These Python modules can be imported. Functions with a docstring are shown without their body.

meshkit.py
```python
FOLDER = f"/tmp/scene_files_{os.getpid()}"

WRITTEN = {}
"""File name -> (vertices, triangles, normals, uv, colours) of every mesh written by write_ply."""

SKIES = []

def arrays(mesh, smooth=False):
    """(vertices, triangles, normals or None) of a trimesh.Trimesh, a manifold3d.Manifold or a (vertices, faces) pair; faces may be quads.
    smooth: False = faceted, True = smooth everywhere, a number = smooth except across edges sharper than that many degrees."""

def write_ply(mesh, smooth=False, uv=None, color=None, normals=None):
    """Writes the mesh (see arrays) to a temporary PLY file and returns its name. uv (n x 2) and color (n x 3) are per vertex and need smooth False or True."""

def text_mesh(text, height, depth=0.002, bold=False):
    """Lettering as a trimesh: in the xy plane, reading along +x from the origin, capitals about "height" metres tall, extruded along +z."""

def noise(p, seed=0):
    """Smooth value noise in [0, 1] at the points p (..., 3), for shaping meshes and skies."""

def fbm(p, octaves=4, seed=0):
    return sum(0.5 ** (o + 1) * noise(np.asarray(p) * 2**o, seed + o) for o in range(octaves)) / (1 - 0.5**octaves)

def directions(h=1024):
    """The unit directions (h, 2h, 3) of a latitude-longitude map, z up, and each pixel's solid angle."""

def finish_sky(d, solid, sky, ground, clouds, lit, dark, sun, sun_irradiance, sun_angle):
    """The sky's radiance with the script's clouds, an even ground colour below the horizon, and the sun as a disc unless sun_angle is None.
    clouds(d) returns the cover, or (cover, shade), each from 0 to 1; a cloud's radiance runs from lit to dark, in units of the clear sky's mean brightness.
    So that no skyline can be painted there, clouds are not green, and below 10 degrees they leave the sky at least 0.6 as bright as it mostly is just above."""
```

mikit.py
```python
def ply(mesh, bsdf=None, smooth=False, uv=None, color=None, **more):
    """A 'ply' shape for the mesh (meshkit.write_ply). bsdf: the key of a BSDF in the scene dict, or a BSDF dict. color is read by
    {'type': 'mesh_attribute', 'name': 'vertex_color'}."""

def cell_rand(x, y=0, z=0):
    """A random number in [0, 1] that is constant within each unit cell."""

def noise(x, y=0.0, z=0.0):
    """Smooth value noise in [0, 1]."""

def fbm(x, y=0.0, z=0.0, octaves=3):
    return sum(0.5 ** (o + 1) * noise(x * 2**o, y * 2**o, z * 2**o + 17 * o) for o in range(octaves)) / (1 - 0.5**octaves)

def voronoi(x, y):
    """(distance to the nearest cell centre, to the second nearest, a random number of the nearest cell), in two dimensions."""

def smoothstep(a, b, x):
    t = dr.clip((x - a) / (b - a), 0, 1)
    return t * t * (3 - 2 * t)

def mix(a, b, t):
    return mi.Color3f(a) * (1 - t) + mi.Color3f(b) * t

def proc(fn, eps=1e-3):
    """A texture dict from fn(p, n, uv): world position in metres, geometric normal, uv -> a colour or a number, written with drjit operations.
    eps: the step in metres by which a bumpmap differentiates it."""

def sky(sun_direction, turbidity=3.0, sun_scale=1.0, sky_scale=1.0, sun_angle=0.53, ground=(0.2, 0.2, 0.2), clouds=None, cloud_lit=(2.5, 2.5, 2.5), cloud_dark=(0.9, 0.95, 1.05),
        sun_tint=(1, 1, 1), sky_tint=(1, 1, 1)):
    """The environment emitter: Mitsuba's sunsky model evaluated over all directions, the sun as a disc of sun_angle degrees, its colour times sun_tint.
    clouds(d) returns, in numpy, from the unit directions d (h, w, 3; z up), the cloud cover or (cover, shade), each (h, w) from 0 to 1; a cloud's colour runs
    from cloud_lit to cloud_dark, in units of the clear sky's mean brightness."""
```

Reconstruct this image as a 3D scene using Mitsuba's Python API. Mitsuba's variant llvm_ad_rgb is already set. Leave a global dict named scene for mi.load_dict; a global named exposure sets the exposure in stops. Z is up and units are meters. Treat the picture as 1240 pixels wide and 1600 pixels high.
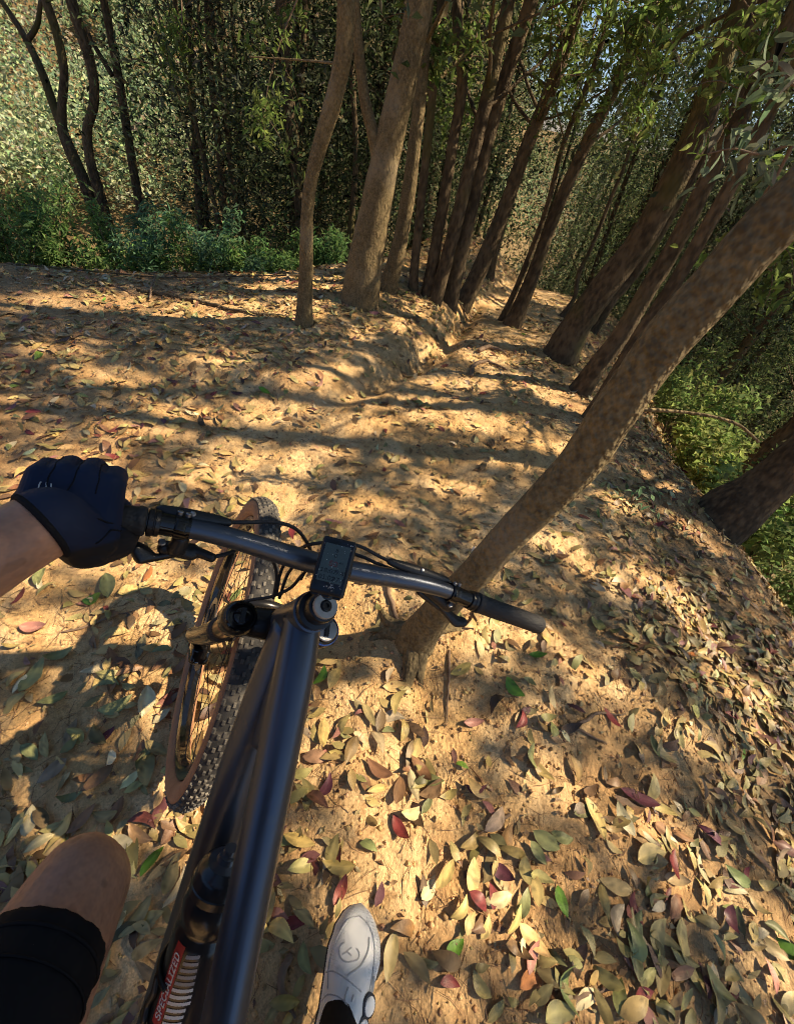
import math, random
import numpy as np, trimesh, shapely, drjit as dr, mitsuba as mi, mikit, meshkit
from manifold3d import Manifold
from mikit import proc, fbm, noise, voronoi, smoothstep, mix

RNG = np.random.default_rng(7)
random.seed(7)
scene, labels = {}, {}

# ---------------------------------------------------------------- camera, sky, exposure
F = 657.602                      # focal length in pixels of the 1240 x 1600 photograph
CAM = np.array([0.0, 0.0, 1.39])
M = np.array([[0.977582, 0.210556, 0.0], [0.148061, -0.687427, 0.711001], [0.149706, -0.695062, -0.703191]])
VIEW, UP = M @ [0, 0, 1.0], M @ [0, -1.0, 0]
T = mi.ScalarTransform4f
scene['camera'] = {'type': 'perspective', 'fov_axis': 'x', 'fov': 2 * math.degrees(math.atan(620 / F)), 'near_clip': 0.02, 'far_clip': 2000.0,
                   'to_world': T().look_at(origin=CAM.tolist(), target=(CAM + VIEW).tolist(), up=UP.tolist())}
SUN = np.array([0.67, 0.14, 0.73]); SUN /= np.linalg.norm(SUN)
scene['sky'] = mikit.sky(SUN.tolist(), turbidity=3, sky_scale=0.6, sun_tint=(1.0, 0.965, 0.875))
exposure = 2.8

def ray(px):
    px = np.asarray(px, float)
    return np.stack([px[..., 0] - 620, px[..., 1] - 800, np.full(px.shape[:-1], F)], -1) @ M.T
def to_px(P):
    c = (np.asarray(P) - CAM) @ M
    z = np.where(np.abs(c[..., 2]) < 1e-6, 1e-6, c[..., 2])
    return np.stack([620 + F * c[..., 0] / z, 800 + F * c[..., 1] / z], -1), c[..., 2]
def at(px, depth):
    return CAM + ray(px) / F * depth

# ---------------------------------------------------------------- helpers
def put(key, mesh, bsdf, smooth=True, color=None, uv=None):
    base, k = key, 0
    while key in scene:
        k += 1; key = '%s_%03d' % (base, k)
    scene[key] = mikit.ply(mesh, bsdf, smooth=smooth, color=color, uv=uv)
    return key
def tag(key, label=None, category=None, group=None, kind=None):
    labels[key] = {k: v for k, v in dict(label=label, category=category, group=group, kind=kind).items() if v}
    return key
NAMES = {}
def new(name):
    k = NAMES.get(name, 0); NAMES[name] = k + 1
    return name if k == 0 else '%s_%03d' % (name, k)
def unit(v):
    v = np.asarray(v, float); return v / (np.linalg.norm(v, axis=-1, keepdims=True) + 1e-12)
def sstep(a, b, x):
    t = np.clip((x - a) / (b - a), 0, 1); return t * t * (3 - 2 * t)
def spline(P, n):
    """Catmull-Rom through the rows of P (any number of columns), n samples, spread by length."""
    P = np.asarray(P, float)
    if len(P) < 3:
        t = np.linspace(0, 1, n)[:, None]; return P[0] * (1 - t) + P[-1] * t
    s = np.concatenate([[0], np.cumsum(np.maximum(np.linalg.norm(np.diff(P[:, :3], axis=0), axis=1), 1e-6))])
    m = np.gradient(P, s, axis=0)
    u = np.linspace(0, s[-1], n); i = np.clip(np.searchsorted(s, u, 'right') - 1, 0, len(P) - 2)
    h = (s[i + 1] - s[i])[:, None]; t = (u - s[i])[:, None] / h
    return (2 * t ** 3 - 3 * t ** 2 + 1) * P[i] + (t ** 3 - 2 * t ** 2 + t) * h * m[i] + (3 * t ** 2 - 2 * t ** 3) * P[i + 1] + (t ** 3 - t ** 2) * h * m[i + 1]
def tube(P, r, sides=12, cap=True, bump=None):
    P = np.asarray(P, float); n = len(P); r = np.broadcast_to(np.asarray(r, float), (n,))
    t = unit(np.gradient(P, axis=0))
    a = np.cross(t[0], [0, 0, 1.0]) if abs(t[0][2]) < .9 else np.cross(t[0], [1.0, 0, 0])
    A = [unit(a)]
    for k in range(1, n):
        a = A[-1] - t[k] * (A[-1] @ t[k]); A.append(unit(a))
    A = np.array(A); Bn = np.cross(t, A)
    th = np.arange(sides) * 2 * np.pi / sides
    rad = r[:, None] * np.ones(sides)
    dirs = np.cos(th)[None, :, None] * A[:, None] + np.sin(th)[None, :, None] * Bn[:, None]
    if bump is not None:
        rad = rad * (1 + bump(P[:, None] + dirs * r[:, None, None]))
    V = (P[:, None] + dirs * rad[..., None]).reshape(-1, 3)
    i, j = np.meshgrid(np.arange(n - 1), np.arange(sides), indexing='ij'); k = (j + 1) % sides
    q = np.stack([i * sides + j, i * sides + k, (i + 1) * sides + k, (i + 1) * sides + j], -1).reshape(-1, 4)
    f = np.vstack([q[:, [0, 1, 2]], q[:, [0, 2, 3]]])
    if cap:
        V = np.vstack([V, P[:1], P[-1:]]); m = n * sides; j = np.arange(sides); k = (j + 1) % sides
        f = np.vstack([f, np.stack([k, j, np.full(sides, m)], 1), np.stack([(n - 1) * sides + j, (n - 1) * sides + k, np.full(sides, m + 1)], 1)])
    return V, f
def join(parts):
    V, Fc, o = [], [], 0
    for v, f in parts:
        V.append(v); Fc.append(np.asarray(f) + o); o += len(v)
    return np.vstack(V), np.vstack(Fc)
def lathe(profile, p0, p1, n=28):
    """profile rows (distance along the axis from p0 towards p1 in metres, radius)."""
    pr = np.asarray(profile, float); a = unit(np.asarray(p1, float) - p0)
    return tube(np.asarray(p0) + pr[:, :1] * a + 0 * pr[:, :1], np.maximum(pr[:, 1], 1e-5), n) if np.all(np.diff(pr[:, 0]) > 0) else _lathe(pr, np.asarray(p0, float), a, n)
def _lathe(pr, p0, a, n):
    x = unit(np.cross(a, [0, 0, 1.0] if abs(a[2]) < .9 else [1.0, 0, 0])); y = np.cross(a, x)
    th = np.arange(n) * 2 * np.pi / n
    d = np.cos(th)[:, None] * x + np.sin(th)[:, None] * y
    V = (p0 + pr[:, None, :1] * a + np.maximum(pr[:, None, 1:2], 1e-5) * d[None]).reshape(-1, 3)
    i, j = np.meshgrid(np.arange(len(pr) - 1), np.arange(n), indexing='ij'); k = (j + 1) % n
    q = np.stack([i * n + j, i * n + k, (i + 1) * n + k, (i + 1) * n + j], -1).reshape(-1, 4)
    return V, np.vstack([q[:, [0, 1, 2]], q[:, [0, 2, 3]]])
SPH = trimesh.creation.icosphere(subdivisions=2).vertices
def ball(p, r): return np.asarray(p) + SPH * (np.asarray(r))
def hull(balls): return Manifold.hull_points(np.vstack([ball(p, r) for p, r in balls]).astype(np.float32))
def chain(pts): # [(p, r), ...] -> union of the hulls of neighbours
    m = Manifold()
    for a, b in zip(pts[:-1], pts[1:]): m = m + hull([a, b])
    return m
def soft(m, length, it=10):
    m = m.refine_to_length(length).to_mesh()
    t = trimesh.Trimesh(m.vert_properties[:, :3], m.tri_verts, process=True)
    if it: trimesh.smoothing.filter_taubin(t, iterations=it)
    return t
def rbox(c, X, Y, Z, size, r):
    """rounded box with centre c, axes X Y Z"""
    A = np.stack([X, Y, Z]); s = np.asarray(size) / 2 - r
    sg = np.array([[a, b, d] for a in (-1, 1) for b in (-1, 1) for d in (-1, 1)])
    S1 = trimesh.creation.icosphere(subdivisions=1).vertices
    return Manifold.hull_points(np.vstack([np.asarray(c) + (k * s) @ A + S1 * r for k in sg]).astype(np.float32))

# ---------------------------------------------------------------- materials
def rgb(*c): return {'type': 'rgb', 'value': list(c)}
VC = {'type': 'mesh_attribute', 'name': 'vertex_color'}
def prin(name, base, rough=.5, **k):
    scene[name] = {'type': 'twosided', 'bsdf': {'type': 'principled', 'base_color': rgb(*base) if isinstance(base, tuple) else base, 'roughness': rough, **k}}
def bumped(name, inner, fn, eps, scale=1.0):
    scene[name] = {'type': 'twosided', 'bsdf': {'type': 'bumpmap', 'arbitrary': proc(fn, eps), 'scale': scale, 'bsdf': inner}}
def soil_fn(p, n, uv):
    a = fbm(p.x * 1.3 + 3, p.y * 1.3, p.z, 3); b = fbm(p.x * 9, p.y * 9, p.z * 9, 3); c = fbm(p.x * 60, p.y * 60, p.z * 60, 3); g = noise(p.x * 420, p.y * 420, p.z * 420)
    col = mix((.46, .295, .128), (.63, .46, .25), smoothstep(.3, .7, b * .6 + a * .4))
    col = mix(col, (.30, .155, .055), smoothstep(.52, .78, a) * .55)
    col = mix(col, (.20, .115, .055), smoothstep(.55, .75, c) * .5)
    # the ground off the trodden strip is dark leaf mould
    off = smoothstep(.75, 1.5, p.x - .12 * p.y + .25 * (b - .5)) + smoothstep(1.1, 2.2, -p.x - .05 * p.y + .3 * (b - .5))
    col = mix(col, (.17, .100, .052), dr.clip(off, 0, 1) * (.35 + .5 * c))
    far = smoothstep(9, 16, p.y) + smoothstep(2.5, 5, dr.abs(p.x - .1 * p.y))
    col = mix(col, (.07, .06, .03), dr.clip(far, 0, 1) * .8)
    d = fbm(p.x * 25 + 7, p.y * 25, p.z * 25, 3)
    col = mix(col, (.36, .20, .085), smoothstep(.5, .7, d) * .4)
    return col * (.70 + .6 * g)
def soil_bump(p, n, uv):
    return .013 * fbm(p.x * 34, p.y * 34, p.z * 34, 3) + .006 * fbm(p.x * 150, p.y * 150, p.z * 150, 3)
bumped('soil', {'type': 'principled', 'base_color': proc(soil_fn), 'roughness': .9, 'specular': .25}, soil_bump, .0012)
def bark_bump(p, n, uv):
    w = fbm(p.x * 7, p.y * 7, p.z * 5, 2)
    ridge = dr.abs(fbm(p.x * 46 + 5 * w, p.y * 46, p.z * 16 + 5 * w, 3) - .5)
    return .016 * ridge + .009 * fbm(p.x * 130, p.y * 130, p.z * 95, 3)
def bark_col(p, n, uv):
    a = fbm(p.x * 5, p.y * 5, p.z * 3, 3); b = fbm(p.x * 90, p.y * 90, p.z * 34, 3); c = voronoi(p.x * 9 + p.z * 6, p.y * 9 - p.z * 7)[0]
    col = mix((.095, .072, .038), (.245, .19, .10), smoothstep(.28, .72, a * .3 + b * .35 + .35 * fbm(p.x * 170, p.y * 170, p.z * 120, 2)))
    col = mix(col, (.36, .31, .24), smoothstep(.60, .78, a) * .22)           # pale lichen patches
    return mix(col, (.05, .036, .026), smoothstep(.5, .7, fbm(p.x * 70, p.y * 70, p.z * 40, 3)) * .15)
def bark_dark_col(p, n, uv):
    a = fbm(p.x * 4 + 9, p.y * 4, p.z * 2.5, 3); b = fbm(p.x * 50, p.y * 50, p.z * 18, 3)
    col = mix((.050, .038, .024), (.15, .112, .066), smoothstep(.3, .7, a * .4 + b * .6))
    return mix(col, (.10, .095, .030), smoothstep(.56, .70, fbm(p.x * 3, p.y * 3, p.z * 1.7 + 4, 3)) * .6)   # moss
bumped('bark', {'type': 'principled', 'base_color': proc(bark_col), 'roughness': .85, 'specular': .25}, bark_bump, .0015)
bumped('bark_dark', {'type': 'principled', 'base_color': proc(bark_dark_col), 'roughness': .85, 'specular': .25}, bark_bump, .002)
prin('litter', VC, .5, specular=.4)
prin('twig', (.17, .115, .075), .8)
prin('needle', VC, .7)
prin('pebble', VC, .9, specular=.2)
scene['foliage'] = {'type': 'principledthin', 'base_color': VC, 'roughness': .27, 'diff_trans': 1.0, 'spec_trans': 0.0, 'eta': 1.45}
scene['far_foliage'] = {'type': 'principledthin', 'base_color': VC, 'roughness': .6, 'diff_trans': .6, 'spec_trans': 0.0, 'eta': 1.35}
def satin_fn(p, n, uv): return .30 + .10 * fbm(p.x * 40, p.y * 40, p.z * 40, 3)
prin('black_anodised', (.014, .014, .016), .28, specular=.5, metallic=.25)
prin('black_plastic', (.016, .016, .017), .42, specular=.45)
prin('steel', (.34, .34, .35), .38, metallic=1.0)
prin('cap_silver', (.40, .385, .36), .5, metallic=.6)
prin('spoke_black', (.03, .03, .03), .35, metallic=.6)
prin('stanchion', (.36, .235, .12), .25, metallic=.85)
prin('red_ring', (.6, .03, .02), .4)
prin('blue_ring', (.05, .12, .42), .3, metallic=.5)
prin('rubber_black', (.020, .020, .021), .72)
def tread_fn(p, n, uv):
    return mix((.030, .030, .031), (.11, .10, .085), smoothstep(.45, .8, fbm(p.x * 60, p.y * 60, p.z * 60, 2)))
def knob_fn(p, n, uv):
    return mix((.055, .054, .052), (.17, .155, .13), smoothstep(.3, .75, fbm(p.x * 25, p.y * 25, p.z * 25, 2)))
prin('knob', proc(knob_fn), .8)
def paint_fn(p, n, uv):
    d = smoothstep(.62, .80, fbm(p.x * 90, p.y * 90, p.z * 90, 3)) * smoothstep(.4, .7, fbm(p.x * 7, p.y * 7, p.z * 7, 2))
    return mix((.085, .100, .132), (.17, .15, .12), d * .7)
prin('frame_paint', proc(paint_fn), proc(satin_fn), specular=.6, metallic=.75, clearcoat=.1, clearcoat_gloss=.5)
prin('tread', proc(tread_fn), .8)
def side_fn(p, n, uv):
    return mix((.24, .115, .062), (.33, .18, .10), fbm(p.x * 30, p.y * 30, p.z * 30, 3)) * (.85 + .3 * noise(p.x * 300, p.y * 300, p.z * 300))
prin('sidewall', proc(side_fn), .7)
def grip_bump(p, n, uv):
    return .0012 * noise(p.x * 520, p.y * 520, p.z * 520)
bumped('grip_rubber', {'type': 'principled', 'base_color': rgb(.024, .024, .025), 'roughness': .62, 'specular': .4}, grip_bump, .0005)
def skin_col(p, n, uv):
    a = fbm(p.x * 22, p.y * 22, p.z * 22, 3); b = fbm(p.x * 240, p.y * 240, p.z * 240, 3); v = smoothstep(.62, .75, fbm(p.x * 70 + 3, p.y * 70, p.z * 70, 2))
    return mix((.35, .165, .098), (.49, .26, .16), a) * (.80 + .4 * b) * (1 - .22 * v)
def skin_bump(p, n, uv): return .0009 * fbm(p.x * 210, p.y * 210, p.z * 210, 3) + .0006 * fbm(p.x * 60, p.y * 60, p.z * 60, 2)
bumped('skin', {'type': 'principled', 'base_color': proc(skin_col), 'roughness': .48, 'specular': .45}, skin_bump, .0006)
def cloth_bump(p, n, uv): return .0007 * noise(p.x * 900, p.y * 900, p.z * 900) + .003 * fbm(p.x * 25, p.y * 25, p.z * 25, 2)
bumped('glove_cloth', {'type': 'principled', 'base_color': VC, 'roughness': .72, 'sheen': .4, 'specular': .3}, cloth_bump, .0005)
bumped('black_cloth', {'type': 'principled', 'base_color': rgb(.008, .008, .010), 'roughness': .8, 'specular': .2}, cloth_bump, .0005)
def shoe_fn(p, n, uv): return mix((.70, .72, .74), (.78, .80, .80), fbm(p.x * 60, p.y * 60, p.z * 60, 3)) * (1 - .25 * smoothstep(.6, .8, fbm(p.x * 35 + 4, p.y * 35, p.z * 35, 3)))
prin('shoe_white', proc(shoe_fn), .38, specular=.5)
prin('shoe_grey', (.38, .40, .42), .5)
prin('dial_black', (.012, .013, .022), .3)
prin('white_print', (.75, .75, .75), .5)
prin('grey_print', (.33, .33, .35), .5)
prin('red_print', (.45, .025, .03), .5)
prin('bottle_body', (.020, .020, .022), .22, specular=.5)
scene['bottle_clear'] = {'type': 'twosided', 'bsdf': {'type': 'principled', 'base_color': rgb(.05, .05, .055), 'roughness': .12, 'specular': .6}}
def screen_fn(p, n, uv): return mix((.062, .085, .077), (.080, .108, .097), noise(p.x * 900, p.y * 900, p.z * 900))
prin('lcd', proc(screen_fn), .25, specular=.4)
prin('lcd_ink', (.008, .010, .012), .5)
prin('lcd_red', (.12, .03, .03), .5)
prin('gloss_black', (.006, .006, .007), .08, specular=.6)
prin('dust', (.75, .73, .68), .8)

# ---------------------------------------------------------------- ground
LEFT_EDGE = [(-60, -40), (-9, -3), (-6, 1.0), (-3.9, 2.75), (-3.0, 3.2), (-2.3, 3.6), (-1.5, 4.05), (-.95, 4.6), (-.45, 5.5), (-.1, 7), (.3, 9), (1.0, 13), (2.2, 20)]
RIGHT_EDGE = [(6.0, 20), (4.3, 13), (3.2, 9), (2.4, 6), (2.0, 4.4), (1.82, 3.6), (1.80, 3.0), (2.02, 2.45), (2.15, 1.4), (2.2, .2), (2.3, -2), (6, -40)]
RIDGE = shapely.Polygon(LEFT_EDGE + RIGHT_EDGE)
GULLY = shapely.LineString([(-.62, 2.15), (-.30, 2.58), (-.10, 3.05), (.10, 3.6), (.24, 4.3), (.42, 5.4)])
def trail_x(y): return np.interp(y, [-5, 0, 2, 3, 4.2, 6, 9, 13, 20], [.1, .1, .05, .2, .5, 1.0, 1.8, 2.7, 4.2])
def height(x, y, detail=True):
    x = np.asarray(x, float); y = np.asarray(y, float)
    pts = shapely.points(x, y)
    d = shapely.distance(pts, RIDGE)
    right = x > trail_x(y)
    rd = np.where(right, .55, .25); drop = np.where(right, .95, .80) * (np.sqrt(d * d + rd ** 2) - rd)
    drop = np.where(drop > 5, 5 + (drop - 5) * .35, drop)
    rr = np.hypot(x, y - 5)
    hill = np.where(x < trail_x(y) - 4, .52, np.where(x > trail_x(y) + 4, .06, .29 - .2875 * (x - trail_x(y)) / 10)) * np.maximum(rr - 26, 0)
    hill = np.where(hill > 40, 40 + (hill - 40) * .25, hill)
    z = -np.minimum(drop, 12) + hill
    z += .075 * sstep(-.5, .1, x) * sstep(2.0, .6, y)
    z += -.11 * np.clip(y - 2.6, 0, 5.5) * sstep(-1.0, .3, x - trail_x(y) + .3) - .45 * np.clip(y - 7.8, 0, 12) * np.exp(-(d / 3.) ** 2)
    # cross fall towards the right of the trail
    z += -.15 * np.clip(x - trail_x(y) - .55, 0, 3) - .13 * np.clip(x - trail_x(y) - 1.1, 0, 1.2)
    # bank on the left of the gully, and the gully itself
    g = shapely.distance(pts, GULLY)
    gx = np.interp(y, [2.15, 2.58, 3.05, 3.6, 4.3, 5.4], [-.62, -.30, -.10, .10, .24, .42])
    along = sstep(1.9, 2.5, y) * sstep(6.5, 5.0, y)
    z += .09 * along * sstep(.02, -.34, x - gx) * sstep(-2.2, -.7, x - gx) - .09 * np.exp(-(g / .09) ** 2) * sstep(1.9, 2.7, y)
    if detail:
        p = np.stack([x, y, 0 * x], -1)
        z += .05 * np.exp(-((x - .22) ** 2 + (y - .84) ** 2) / .035)
        near = np.exp(-((x - .2) ** 2 + (y - 1.5) ** 2) / 60.)
        z += .10 * (meshkit.fbm(p * .9, 3, 3) - .5)
        z += near * (.055 * (meshkit.fbm(p * 4, 3, 5) - .5) + .040 * (meshkit.fbm(p * 15, 3, 8) - .5))
    return z
def grid_axis(c, n, a, b):
    return c + a * np.sinh(b * np.linspace(-1, 1, n))
gx, gy = grid_axis(.2, 450, .70, 6.45), grid_axis(1.0, 450, .70, 6.45)
X, Y = np.meshgrid(gx, gy)
Zg = height(X.ravel(), Y.ravel()).reshape(X.shape)
from scipy.interpolate import RegularGridInterpolator
_hi = RegularGridInterpolator((gy, gx), Zg, bounds_error=False, fill_value=0.0)
def hz(x, y): return _hi(np.stack([np.asarray(y, float), np.asarray(x, float)], -1))
i, j = np.meshgrid(np.arange(449), np.arange(449), indexing='ij')
q = np.stack([i * 450 + j, i * 450 + j + 1, (i + 1) * 450 + j + 1, (i + 1) * 450 + j], -1).reshape(-1, 4)
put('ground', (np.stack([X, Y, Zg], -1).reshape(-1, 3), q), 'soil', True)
tag('ground', 'sandy yellow-brown forest trail on a narrow ridge', 'ground', kind='structure')
def ground_hit(px):
    d = ray(px); d = d / np.linalg.norm(d)
    s = np.linspace(.3, 40, 8000); P = CAM + s[:, None] * d
    below = P[:, 2] < hz(P[:, 0], P[:, 1])
    k = np.argmax(below) if below.any() else len(s) - 1
    return P[k]

# ---------------------------------------------------------------- bicycle (local frame: x ahead, y left, z up along the steerer, origin at the fork ends)
BM = np.array([[-0.126004, -0.886798, 0.444648], [0.938555, -0.251739, -0.236099], [0.321307, 0.387577, 0.864029]])
BO = np.array([-0.370453, 0.442784, 0.326983])
def W(l): return BO + np.asarray(l, float) @ BM.T
BX, BY, BZ = BM.T
def loc(px, axis, value):
    """the local point where the sight line of a pixel meets the local plane axis = value"""
    c, d = BM.T @ (CAM - BO), BM.T @ ray(px)
    return c + (value - c[axis]) / d[axis] * d
def wt(pl, r, sides=12, n=0, **k):
    pl = np.asarray(pl, float)
    if n:
        rr = np.broadcast_to(np.asarray(r, float), (len(pl),))
        s = spline(np.column_stack([pl, rr]), n); pl, r = s[:, :3], s[:, 3]
    return tube(W(pl), r, sides, **k)
def wl(profile, a, b, n=28): return lathe(profile, W(a), W(b), n)
K = 'bicycle__'
AX = np.array([.044, 0, 0])
def ring(profile, n=96, centre=AX, arc=None):
    """profile rows (y, radius): a ring about the wheel's axle; closed profile"""
    pr = np.asarray(profile, float); m = len(pr); th = np.arange(n) * 2 * np.pi / n
    V = np.stack([centre[0] + pr[None, :, 1] * np.cos(th)[:, None], np.broadcast_to(pr[None, :, 0], (n, m)), centre[2] + pr[None, :, 1] * np.sin(th)[:, None]], -1).reshape(-1, 3)
    i, j = np.meshgrid(np.arange(n), np.arange(m), indexing='ij'); i2, j2 = (i + 1) % n, (j + 1) % m
    q = np.stack([i * m + j, i2 * m + j, i2 * m + j2, i * m + j2], -1).reshape(-1, 4)
    return W(V), np.vstack([q[:, [0, 1, 2]], q[:, [0, 2, 3]]])
def wheel(key, centre, spokes=28, disc=True):
    k = K + key + '__'
    a = np.linspace(-math.radians(56), math.radians(56), 13); RC, RT = .341, .0285     # casing
    tread = [(RT * 1.02 * math.sin(t), RC + RT * 1.02 * math.cos(t)) for t in a]
    put(k + 'tread', ring(tread + [(.018, .348), (-.018, .348)], 140, centre), 'tread')
    for s in (1, -1):
        b = np.linspace(math.radians(57), math.radians(152), 10)
        out = [(s * RT * math.sin(t), RC + RT * math.cos(t)) for t in b]
        inn = [(s * (RT - .003) * math.sin(t), RC + (RT - .003) * math.cos(t)) for t in b[::-1]]
        put(k + 'sidewall', ring(out + inn, 140, centre), 'sidewall')
    tag(k + 'sidewall', 'tan brown tyre sidewall'); tag(k + 'sidewall_001', 'tan brown tyre sidewall')
    blocks = []
    for row, (ang, w, l, hgt, nn, ph) in enumerate([(0.10, .0052, .0088, .0036, 84, 0), (-0.10, .0052, .0088, .0036, 84, .5), (.40, .0052, .0080, .0034, 84, .25), (-.40, .0052, .0080, .0034, 84, .75),
                                                   (.80, .0058, .0100, .0040, 84, 0), (-.80, .0058, .0100, .0040, 84, .5)]):
        for q_ in range(nn):
            th = (q_ + ph) * 2 * math.pi / nn
            er = np.array([math.cos(th), 0, math.sin(th)]); et = np.array([-math.sin(th), 0, math.cos(th)]); ey = np.array([0, 1.0, 0])
            nrm = math.cos(ang) * er + math.sin(ang) * ey; sid = math.cos(ang) * ey - math.sin(ang) * er
            c0 = np.asarray(centre) + RC * er + RT * nrm
            lo = [c0 + sx * sid * w * .62 + sy * et * l * .62 - nrm * .002 for sx, sy in ((-1, -1), (1, -1), (1, 1), (-1, 1))]
            hi = [c0 + sx * sid * w * .45 + sy * et * l * .45 + nrm * hgt for sx, sy in ((-1, -1), (1, -1), (1, 1), (-1, 1))]
            blocks.append((np.array(lo + hi), np.array([[4, 5, 6], [4, 6, 7], [0, 1, 5], [0, 5, 4], [1, 2, 6], [1, 6, 5], [2, 3, 7], [2, 7, 6], [3, 0, 4], [3, 4, 7]])))
    v, f = join(blocks); put(k + 'tread_knobs', (W(v), f), 'knob', False); tag(k + 'tread_knobs', kind='stuff')
    put(k + 'rim', ring([(-.0165, .3145), (-.0165, .304), (-.012, .290), (0, .2845), (.012, .290), (.0165, .304), (.0165, .3145), (.013, .3145), (.010, .305), (-.010, .305), (-.013, .3145)], 120, centre), 'gloss_black', 35)
    c = np.asarray(centre, float)
    put(k + 'hub', join([wl([(-.055, .004), (-.054, .010), (-.030, .011), (-.029, .027), (-.026, .027), (-.024, .013), (0, .011), (.024, .013), (.026, .027), (.029, .027), (.030, .011), (.054, .010), (.055, .004)], c, c + [0, 1, 0])]), 'black_anodised', 40)
    for q_ in range(spokes):
        th = q_ * 2 * math.pi / spokes; side = 1 if q_ % 2 else -1; cr = (1 if (q_ // 2) % 2 else -1) * .9
        h0 = c + [.025 * math.cos(th + cr), side * .027, .025 * math.sin(th + cr)]
        h1 = c + [.288 * math.cos(th), side * .003, .288 * math.sin(th)]
        put(k + 'spoke', wt([h0, h1], .0011, 5), 'spoke_black', True)
    if disc:
        th = np.arange(36) * 2 * np.pi / 36
        put(k + 'brake_disc', ring([(.034, .090), (.034, .074), (.036, .074), (.036, .090)], 90, centre), 'steel', False)
        put(k + 'brake_disc__carrier', join([wt([c + [.015 * math.cos(t), .035, .015 * math.sin(t)], c + [.076 * math.cos(t + .5), .035, .076 * math.sin(t + .5)]], .004, 6) for t in th[::6]]), 'black_anodised')
wheel('front_wheel', AX)

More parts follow.
